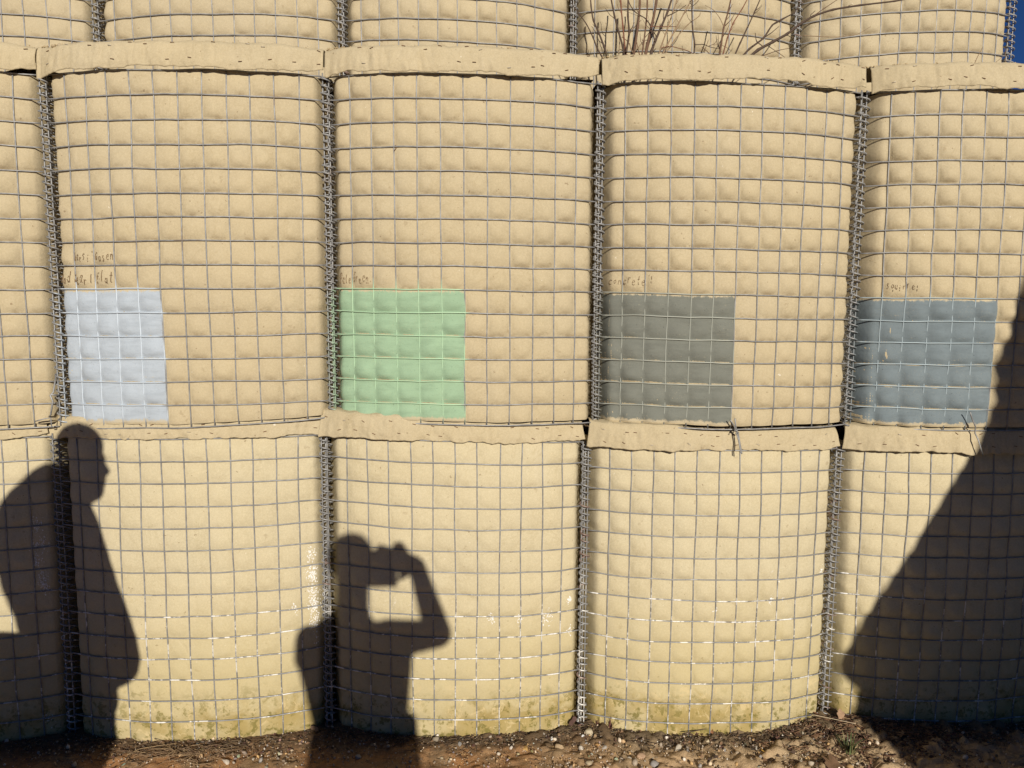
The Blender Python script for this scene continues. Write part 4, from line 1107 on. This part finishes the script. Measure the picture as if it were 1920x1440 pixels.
def head(acc, chin, f, s, sc_=1.0):
    """chin = chin point projected on the neck axis, f facing, s side"""
    f = np.array(f, float); s = np.array(s, float); up = np.array([0, 0, 1.]); n = 40
    zs = np.array([-.012, 0, .012, .03, .045, .055, .065, .075, .088, .105, .122, .14, .16, .185, .207, .224, .234, .2355])
    fr = np.interp(zs, [-.012, 0, .02, .035, .05, .062, .075, .105, .125, .145, .18, .207, .224, .234, .2355], [.05, .082, .094, .087, .094, .090, .092, .090, .088, .098, .095, .075, .05, .02, .001])
    bk = np.interp(zs, [-.012, .03, .07, .12, .17, .207, .224, .234, .2355], [.03, .045, .078, .098, .098, .076, .05, .02, .001])
    wd = np.interp(zs, [-.012, 0, .03, .07, .12, .17, .207, .224, .234, .2355], [.03, .034, .055, .068, .077, .075, .058, .038, .016, .001])
    nose = np.interp(zs, [.06, .07, .08, .09, .105, .125, .135], [0, .022, .032, .028, .016, .004, 0])
    lips = np.interp(zs, [.035, .045, .05, .056, .062], [0, .006, .001, .007, 0])
    th = np.arange(n)*2*math.pi/n; V = []
    for i, z in enumerate(zs):
        c, q = np.cos(th), np.sin(th)
        ext = np.where(c > 0, fr[i], bk[i])*c
        ext = ext+np.where(c > 0, (nose[i]*np.exp(-(q/.20)**2)+lips[i]*np.exp(-(q/.4)**2)), 0)
        if .10 < z < .13: ext = ext-np.where(c > 0, .010*np.exp(-((np.abs(q)-.40)/.14)**2), 0)
        V.append(np.array(chin)+sc_*(ext[:, None]*f+(wd[i]*q)[:, None]*s+z*up))
    k = len(zs); V = np.vstack(V+[V[0].mean(0)[None], V[-1].mean(0)[None]])
    i = np.arange(k-1)[:, None]*n; j = np.arange(n)[None, :]; j2 = (j+1) % n
    Fq = np.stack([i+j, i+j2, i+n+j2, i+n+j], -1).reshape(-1, 4); cap = []
    for q in range(0, n, 2):
        cap.append((k*n, (q+2) % n, (q+1) % n, q)); b0 = (k-1)*n; cap.append((k*n+1, b0+q, b0+(q+1) % n, b0+(q+2) % n))
    acc.add(V, np.vstack([Fq, np.array(cap)]))
    for sg in (-1, 1):
        e = np.array(chin)+sc_*(sg*s*.078+up*.105-f*.008)
        acc.add(*capsule(e-up*.018-f*.002, .008, e+up*.018-f*.010, .011))
def chain(acc, pts, rad):
    for a, b_, r0, r1 in zip(pts[:-1], pts[1:], rad[:-1], rad[1:]): acc.add(*capsule(a, r0, b_, r1))
def hand(acc, wrist, d, palm_n, thumb_side, curl, length=.185):
    """d = direction of the hand, palm_n = where the palm faces, curl per finger joint in radians"""
    d = Vector(d).normalized(); nn = Vector(palm_n); nn = (nn-d*nn.dot(d)).normalized(); s = d.cross(nn).normalized()
    if s.dot(Vector(thumb_side)) < 0: s = -s
    w = Vector(wrist); pl = length*.50
    for q in (-.028, -.010, .010, .028): acc.add(*capsule(w+s*q*.7+d*.005, .015, w+s*q+d*pl, .0125))
    ln = [.82, .95, 1.0, .78]; off = [.032, .011, -.010, -.030]
    tips = []
    for l, o_, cu in zip([.95, 1.0, .93, .76], off, curl if isinstance(curl, (list, tuple)) else [curl]*4):
        p = w+s*o_+d*pl; dirn = d.copy(); segs = [.044*l, .027*l, .021*l]; rr = [.0092, .0083, .0075, .0062]
        for q in range(3):
            ang = cu*(1 if q else .8); ax = dirn.cross(nn).normalized()
            dirn = (Matrix.Rotation(ang, 3, ax) @ dirn).normalized()
            p2 = p+dirn*segs[q]; acc.add(*capsule(p, rr[q], p2, rr[q+1], 10)); p = p2
        tips.append(p)
    p = w+s*.024+d*.020; td = (d*.65+s*.65+nn*.35).normalized()
    for q, (l, r0, r1) in enumerate(((.042, .0135, .011), (.032, .0105, .009), (.024, .009, .0072))):
        p2 = p+td*l; acc.add(*capsule(p, r0, p2, r1, 10)); p = p2; td = (td*.8+d*.25+nn*.15).normalized()
    return tips
def skin_obj(name, acc, mat, parent, vox=.007, it=4):
    me = acc.mesh(name); o = obj(name, me, mat, parent)
    m = o.modifiers.new('remesh', 'REMESH'); m.mode = 'VOXEL'; m.voxel_size = vox; m.use_smooth_shade = True
    m2 = o.modifiers.new('smooth', 'SMOOTH'); m2.iterations = it; m2.factor = .5
    return o
M_SKIN = simple('skin', (.42, .25, .17), .55, 0, (.36, .20, .13), 40, .1)
M_HAIR = simple('hair', (.05, .032, .02), .7, 0, (.03, .02, .014), 150, .6, .003)
def cloth(name, c): return simple(name, c, .9, 0, tuple(v*.75 for v in c), 18, .5, .004)
up = Vector((0, 0, 1))

def build_legs(body, trou, shoes, hipc, sv, fv, foot_z, spread=.10, stagger=.0, leg_r=1.0):
    for sg in (-1, 1):
        hip = hipc+sv*sg*.09; knee = Vector((hip.x, hip.y, 0))+sv*sg*.02+fv*(.03+sg*stagger*.5)+up*(foot_z+.49)
        ank = Vector((hipc.x, hipc.y, 0))+sv*sg*spread+fv*(-.01+sg*stagger)+up*(foot_z+.09)
        chain(body, [hip, knee, ank], [.078, .052, .038]); 
        body.add(*capsule(ank-up*.05, .036, ank+fv*.14-up*.055, .030))
        chain(trou, [hip, knee, ank+up*.01], [.100*leg_r, .076*leg_r, .064*leg_r])
        for a_, b_, r0, r1 in ((ank-up*.03-fv*.03, ank+fv*.05-up*.035, .046, .046), (ank+fv*.05-up*.045, ank+fv*.155-up*.052, .044, .036)): shoes.add(*capsule(a_, r0, b_, r1))

# --- photographer, facing the wall, phone held up in the right hand
dB = 3.0
root = thing('person', 'person facing the wall and holding up a phone, casting the shadow with a raised arm', 'person', (sh(665, 1300, dB).x, -dB, -.02))
off = np.array(root.location)
class LAcc(Acc):
    def add(s, V, F, c=None): super().add(np.asarray(V)-off, F, c)
fv = Vector((0.05, 1, 0)).normalized(); sv = Vector((1, -.05, 0)).normalized()       # facing, and towards the right arm
body, jac, tro, sho, hai = LAcc(), LAcc(), LAcc(), LAcc(), LAcc()
neck0 = sh(658, 1165, dB); chin = sh(661, 1112, dB-.02); top = sh(661, 1004, dB)
hs = (top.z-chin.z)/.2355*.97
chinp = Vector((chin.x, chin.y, top.z-.2355*hs-.004))
head(body, chinp, fv, sv, hs)
chain(body, [neck0-up*.03, chinp+up*.05], [.062, .058])
shR = sh(742, 1190, dB); shL = sh(612, 1192, dB); elR = sh(820, 1188, dB-.12); wrR = sh(781, 1062, dB-.29); haR = sh(694, 1037, dB-.34)
hipc = Vector((sh(682, 1390, dB).x, -dB, .93))
chest = (shR+shL)/2
def torso(acc, k):
    rings = []
    base = hipc-up*.06
    for z, a, b_ in ((0, .155, .105), (.08, .165, .11), (.2, .15, .105), (.32, .165, .115), (.42, .18, .12), (.48, .165, .105), (.525, .11, .08), (.55, .06, .055)):
        t_ = z/.55; c = base.lerp(neck0-up*.0, t_)
        rings.append((c, sv*a*k, fv*b_*k))
    acc.add(*loft(rings))
torso(body, .92); torso(jac, 1.13)
chain(body, [shR, elR, wrR, wrR.lerp(haR, .1)], [.050, .040, .030, .028]); chain(jac, [shR-sv*.03+up*-.015, elR, elR.lerp(wrR, .92)], [.072, .049, .032])
elL = sh(580, 1236, dB-.02); wrL = sh(580, 1200, dB-.22)
chain(body, [shL, elL, wrL], [.050, .040, .028]); chain(jac, [shL+sv*.02-up*.01, elL, wrL], [.068, .056, .052])
jac.add(*capsule(neck0-up*.02, .075, neck0+up*.02, .07))
hand(body, wrR, (haR-wrR).normalized(), Vector((0, 1, -.25)), Vector((.1, -.1, -1)), [.12, .15, .18, .2], .19)
body.add(*capsule(sh(749, 1036, dB-.31), .030, sh(747, 1028, dB-.31), .024))
hand(body, wrL, Vector((.15, .9, -.1)), Vector((1, 0, -.2)), Vector((0, 0, 1)), [.9, .9, .9, 1.0], .17)
build_legs(body, tro, sho, hipc, sv, fv, -.02)
tro.add(*loft([(hipc-up*.10, sv*.15, fv*.11), (hipc-up*.02, sv*.165, fv*.12), (hipc+up*.06, sv*.155, fv*.115)]))
jac.add(*loft([(hipc-up*.14+sv*.01, sv*.20, fv*.13), (hipc+sv*.01, sv*.19, fv*.125), (hipc+up*.2+sv*.01, sv*.178, fv*.12)]))
hai.add(*loft([(chinp+up*z*hs+Vector(-fv*.018)-sv*.004, sv*(w+.008)*hs, fv*dp*hs) for z, w, dp in ((.10, .078, .085), (.14, .084, .092), (.18, .083, .096), (.215, .064, .078), (.235, .040, .05), (.243, .01, .012))]))
skin_obj('body', body, M_SKIN, root); skin_obj('jacket', jac, cloth('navy_jacket', (.04, .05, .08)), root, .009, 6)
skin_obj('trousers', tro, cloth('grey_trousers', (.10, .10, .09)), root, .01, 5); skin_obj('shoe_pair', sho, cloth('brown_leather', (.09, .055, .035)), root, .009, 4)
skin_obj('hair', hai, M_HAIR, root, .008, 3)
M_EYE = simple('eye', (.6, .58, .55), .2, 0, (.5, .48, .45), 10, 0)
def eyes(root, chinp, fv, sv, hs, o3):
    for sg in (-1, 1):
        V, F = capsule((0, 0, 0), .0115, (.0001, 0, 0), .0115, 12)
        obj('eye', mesh_np('eye', V, F), M_EYE, root, loc=chinp+Vector(fv)*.078*hs+Vector(sv)*sg*.032*hs+up*.115*hs-Vector(tuple(o3)))
eyes(root, chinp, fv, sv, hs, off)
# phone, landscape, just behind the lens position
pc = sh(701, 1081, 2.668)
ph = thing('phone', 'black phone held sideways at eye level by the photographer', 'phone', pc)
import bmesh
def rbox(name, sx, sy, sz, bev, mat, parent, loc):
    bm = bmesh.new(); bmesh.ops.create_cube(bm, size=1)
    for v in bm.verts: v.co = Vector((v.co.x*sx, v.co.y*sy, v.co.z*sz))
    bmesh.ops.bevel(bm, geom=bm.edges[:], offset=bev, segments=3, affect='EDGES', profile=.5)
    me = bpy.data.meshes.new(name); bm.to_mesh(me); bm.free()
    for p in me.polygons: p.use_smooth = True
    return obj(name, me, mat, parent, loc)
M_PH = simple('black_glass', (.012, .012, .014), .15, 0, (.02, .02, .022), 10, 0)
rbox('phone_body', .160, .0085, .077, .0035, M_PH, ph, (0, 0, 0))
rbox('camera_bump', .014, .0016, .030, .0006, simple('lens_glass', (.03, .03, .035), .1, 0, (.02, .02, .02), 10, 0), ph, (max(-.065, min(.065, CAM.x-pc.x)), .0048, 0))
rbox('screen', .150, .0006, .069, .0002, simple('dark_screen', (.02, .022, .026), .1, 0, (.02, .02, .02), 10, 0), ph, (0, -.0046, 0))

# --- person standing in profile at the left, facing right
dA = 1.98
root = thing('person', 'person standing in profile in a long jacket, casting the tall shadow at the left', 'person', (sh(140, 1300, dA).x, -dA, -.02))
off = np.array(root.location)
fv = Vector((1, 0, 0)); sv = Vector((0, -1, 0))
body, jac, tro, sho, hai, rest = LAcc(), LAcc(), LAcc(), LAcc(), LAcc(), LAcc()
top = sh(148, 791, dA); chin = sh(150, 934, dA)
hs = 1.06; chinp = Vector((chin.x, chin.y, top.z-.2355*hs-.006)); chinp.x -= .008
head(body, chinp+Vector((.012, 0, 0)), fv*.80, sv, hs)
nk = sh(132, 975, dA); chain(body, [nk, chinp+up*.05-fv*.02], [.066, .060])
def rng_(y, x0, x1, w, k=1.0):
    a = sh(x0, y, dA); b_ = sh(x1, y, dA); return ((a+b_)/2, sv*w*k, fv*(abs(b_.x-a.x)/2)*k)
prof = [(1274, 30, 238, .17), (1268, 24, 262, .20), (1240, 30, 267, .215), (1200, 37, 259, .21), (1150, 24, 241, .20), (1100, 4, 221, .195), (1050, -10, 205, .205), (1010, -8, 191, .215), (985, -12, 183, .20), (965, -10, 174, .17), (945, -4, 163, .14), (925, 10, 150, .125), (905, 30, 140, .115), (888, 44, 130, .10), (874, 62, 112, .07)]
jac.add(*loft([rng_(*p) for p in prof])); body.add(*loft([rng_(*p, .82) for p in prof[1:-5]]))
# arms with the hands in the jacket pockets
for sg in (-1, 1):
    s0 = sh(100, 1005, dA)+sv*sg*.20; e0 = sh(85, 1165, dA)+sv*sg*.25; w0 = sh(150, 1175, dA)+sv*sg*.19
    chain(body, [s0, e0, w0], [.052, .042, .030]); chain(jac, [s0, e0, w0], [.070, .056, .052])
    hand(body, w0, Vector((.55, 0, -.8)), -sv*sg, Vector((1, 0, 0)), .35, .17)
hipc = sh(150, 1262, dA); hipc = Vector((hipc.x, -dA, .90))
build_legs(body, tro, sho, hipc, sv, fv, -.02, .11, .07, 1.12)
tro.add(*loft([(hipc-up*.10, sv*.16, fv*.12), (hipc, sv*.18, fv*.13), (hipc+up*.08, sv*.17, fv*.12)]))
# hood lying on the shoulders
hai.add(*loft([(chinp+up*z*hs-fv*.006, sv*w*hs, fv*dp*hs*.80) for z, w, dp in ((.07, .074, .070), (.12, .082, .088), (.16, .084, .098), (.20, .072, .088), (.225, .050, .062), (.240, .01, .012))]))
skin_obj('body', body, M_SKIN, root); skin_obj('jacket', jac, cloth('olive_jacket', (.09, .085, .05)), root, .009, 6)
skin_obj('trousers', tro, cloth('blue_trousers', (.05, .07, .11)), root, .01, 5); skin_obj('shoe_pair', sho, cloth('black_leather', (.03, .028, .026)), root, .009, 4)
skin_obj('hair', hai, M_HAIR, root, .008, 3)
eyes(root, chinp, fv, sv, hs, off)
# --- drum added out of view to cast the shadow at the far left
x = sh(-45, 1262, 2.0).x; zt = sh(-45, 1264, 2.0).z+.02
dr = thing('added_drum', 'green drum added out of view to cast the low shadow at the far left', 'drum', (x, -2.0, -.03))
zt += .03
prof_ = [(.0, .0), (.285, .0), (.292, .012), (.285, .03), (.285, .27), (.297, .29), (.285, .31), (.285, .57), (.297, .59), (.285, .61), (.285, zt+.01), (.294, zt+.02), (.285, zt+.03), (.27, zt+.018), (.0, zt+.018)]
th = np.arange(40)*2*math.pi/40
V = np.vstack([np.stack([np.cos(th)*a, np.sin(th)*a, th*0+z], -1) for a, z in prof_])
i = np.arange(len(prof_)-1)[:, None]*40; j = np.arange(40)[None, :]; F = np.stack([i+j, i+(j+1) % 40, i+40+(j+1) % 40, i+40+j], -1).reshape(-1, 4)
obj('added_drum_body', mesh_np('added_drum_body', V, F), simple('green_enamel', (.07, .10, .05), .5, .2, (.12, .06, .03), 9), dr)
V, F = capsule((.18, 0, zt+.015), .03, (.18, 0, zt+.030), .028); obj('added_drum_cap', mesh_np('added_drum_cap', V, F), M_WIRE if False else simple('cap_metal', (.3, .3, .3), .4, .8), dr)
cb = sh(-74, 1236, 2.0)  # bag added on the drum to raise the far left shadow
acc = Acc(); acc.add(*loft([((0, 0, -.10), (.13, 0, 0), (0, .10, 0)), ((0, 0, -.07), (.145, 0, 0), (0, .11, 0)), ((0, 0, .02), (.14, 0, 0), (0, .11, 0)), ((0, 0, .055), (.10, 0, 0), (0, .08, 0)), ((0, 0, .065), (.02, 0, 0), (0, .02, 0))]))
V, F = tube([(-.07, 0, .05), (-.05, 0, .10), (.0, 0, .115), (.05, 0, .10), (.07, 0, .05)], .010, 8); acc.add(V, F)
tag(obj('added_bag', acc.mesh('added_bag'), cloth('added_bag_cloth', (.10, .08, .05)), loc=(cb.x, -2.0, zt+.018+.10-.055)), 'small bag added out of view on the drum for its shadow', 'bag')
# --- unseen shape made up to cast the slanting shadow at the right
dC = 2.75
edge = [(2060, 300), (1985, 410), (1936, 482), (1916, 534), (1904, 580), (1893, 620), (1883, 655), (1871, 672), (1872, 690), (1862, 730), (1845, 790), (1812, 868), (1765, 940), (1700, 1052), (1660, 1112), (1620, 1180), (1597, 1218), (1582, 1232), (1592, 1244), (1606, 1262), (1606, 1300), (1597, 1335)]
zs, xs = [], []
for (a, bb) in edge:
    p = sh(a, bb, dC); zs.append(p.z); xs.append(p.x+(.022 if bb > 1240 else .018 if bb > 1200 else -.012 if bb > 700 else -.036))
# below the visible wall the shape narrows
zs += [zs[-1]-.12, zs[-1]-.35, zs[-1]-.62, -.04]; xs += [xs[len(edge)-1]+.03, xs[len(edge)-1]+.10, xs[len(edge)-1]+.12, xs[len(edge)-1]+.10]
XR = xs[0]+.55
rings = []
n = 72; th = np.arange(n)*2*math.pi/n
V = []
for z, xl in sorted(zip(zs, xs)):
    hw = (XR+ (XR-xl)*.6 - xl)/2; cx = xl+hw; hd = min(.55, .25+hw*.5)
    c, s_ = np.cos(th), np.sin(th)
    fold = 1+.035*np.sin(th*9+z*1.3)*(1-np.exp(-((th-math.pi)/.8)**4))
    V.append(np.stack([cx+np.sign(c)*np.abs(c)**.75*hw*fold, -dC+np.sign(s_)*np.abs(s_)**.75*hd*fold, th*0+z], -1))
k = len(V); ztop = max(zs); V = np.vstack(V+[np.array([[cx, -dC, -.04]]), np.array([[V[-1][:, 0].mean(), -dC, ztop+.12]])])
i = np.arange(k-1)[:, None]*n; j = np.arange(n)[None, :]; j2 = (j+1) % n
F = np.stack([i+j, i+j2, i+n+j2, i+n+j], -1).reshape(-1, 4)
cap = [(k*n+1, (k-1)*n+q, (k-1)*n+(q+1) % n, (k-1)*n+(q+2) % n) for q in range(0, n, 2)]
F = np.vstack([F, np.array(cap)])
o = obj('slant_shadow_caster', mesh_np('slant_shadow_caster', V, F), cloth('dark_caster', (.045, .05, .04)))
tag(o, 'tall unseen shape added to cast the slanting shadow on the right of the wall', 'shadow caster')

# put each basket's origin at its foot
for key, (b, root) in BAYS.items():
    Lc = Vector(((b.xl+b.xr)/2, b.Y0, min(b.ztl, b.ztr)-ROWS*CELL))
    root.location = Lc
    for ch in root.children: ch.location = Vector(ch.location)-Lc
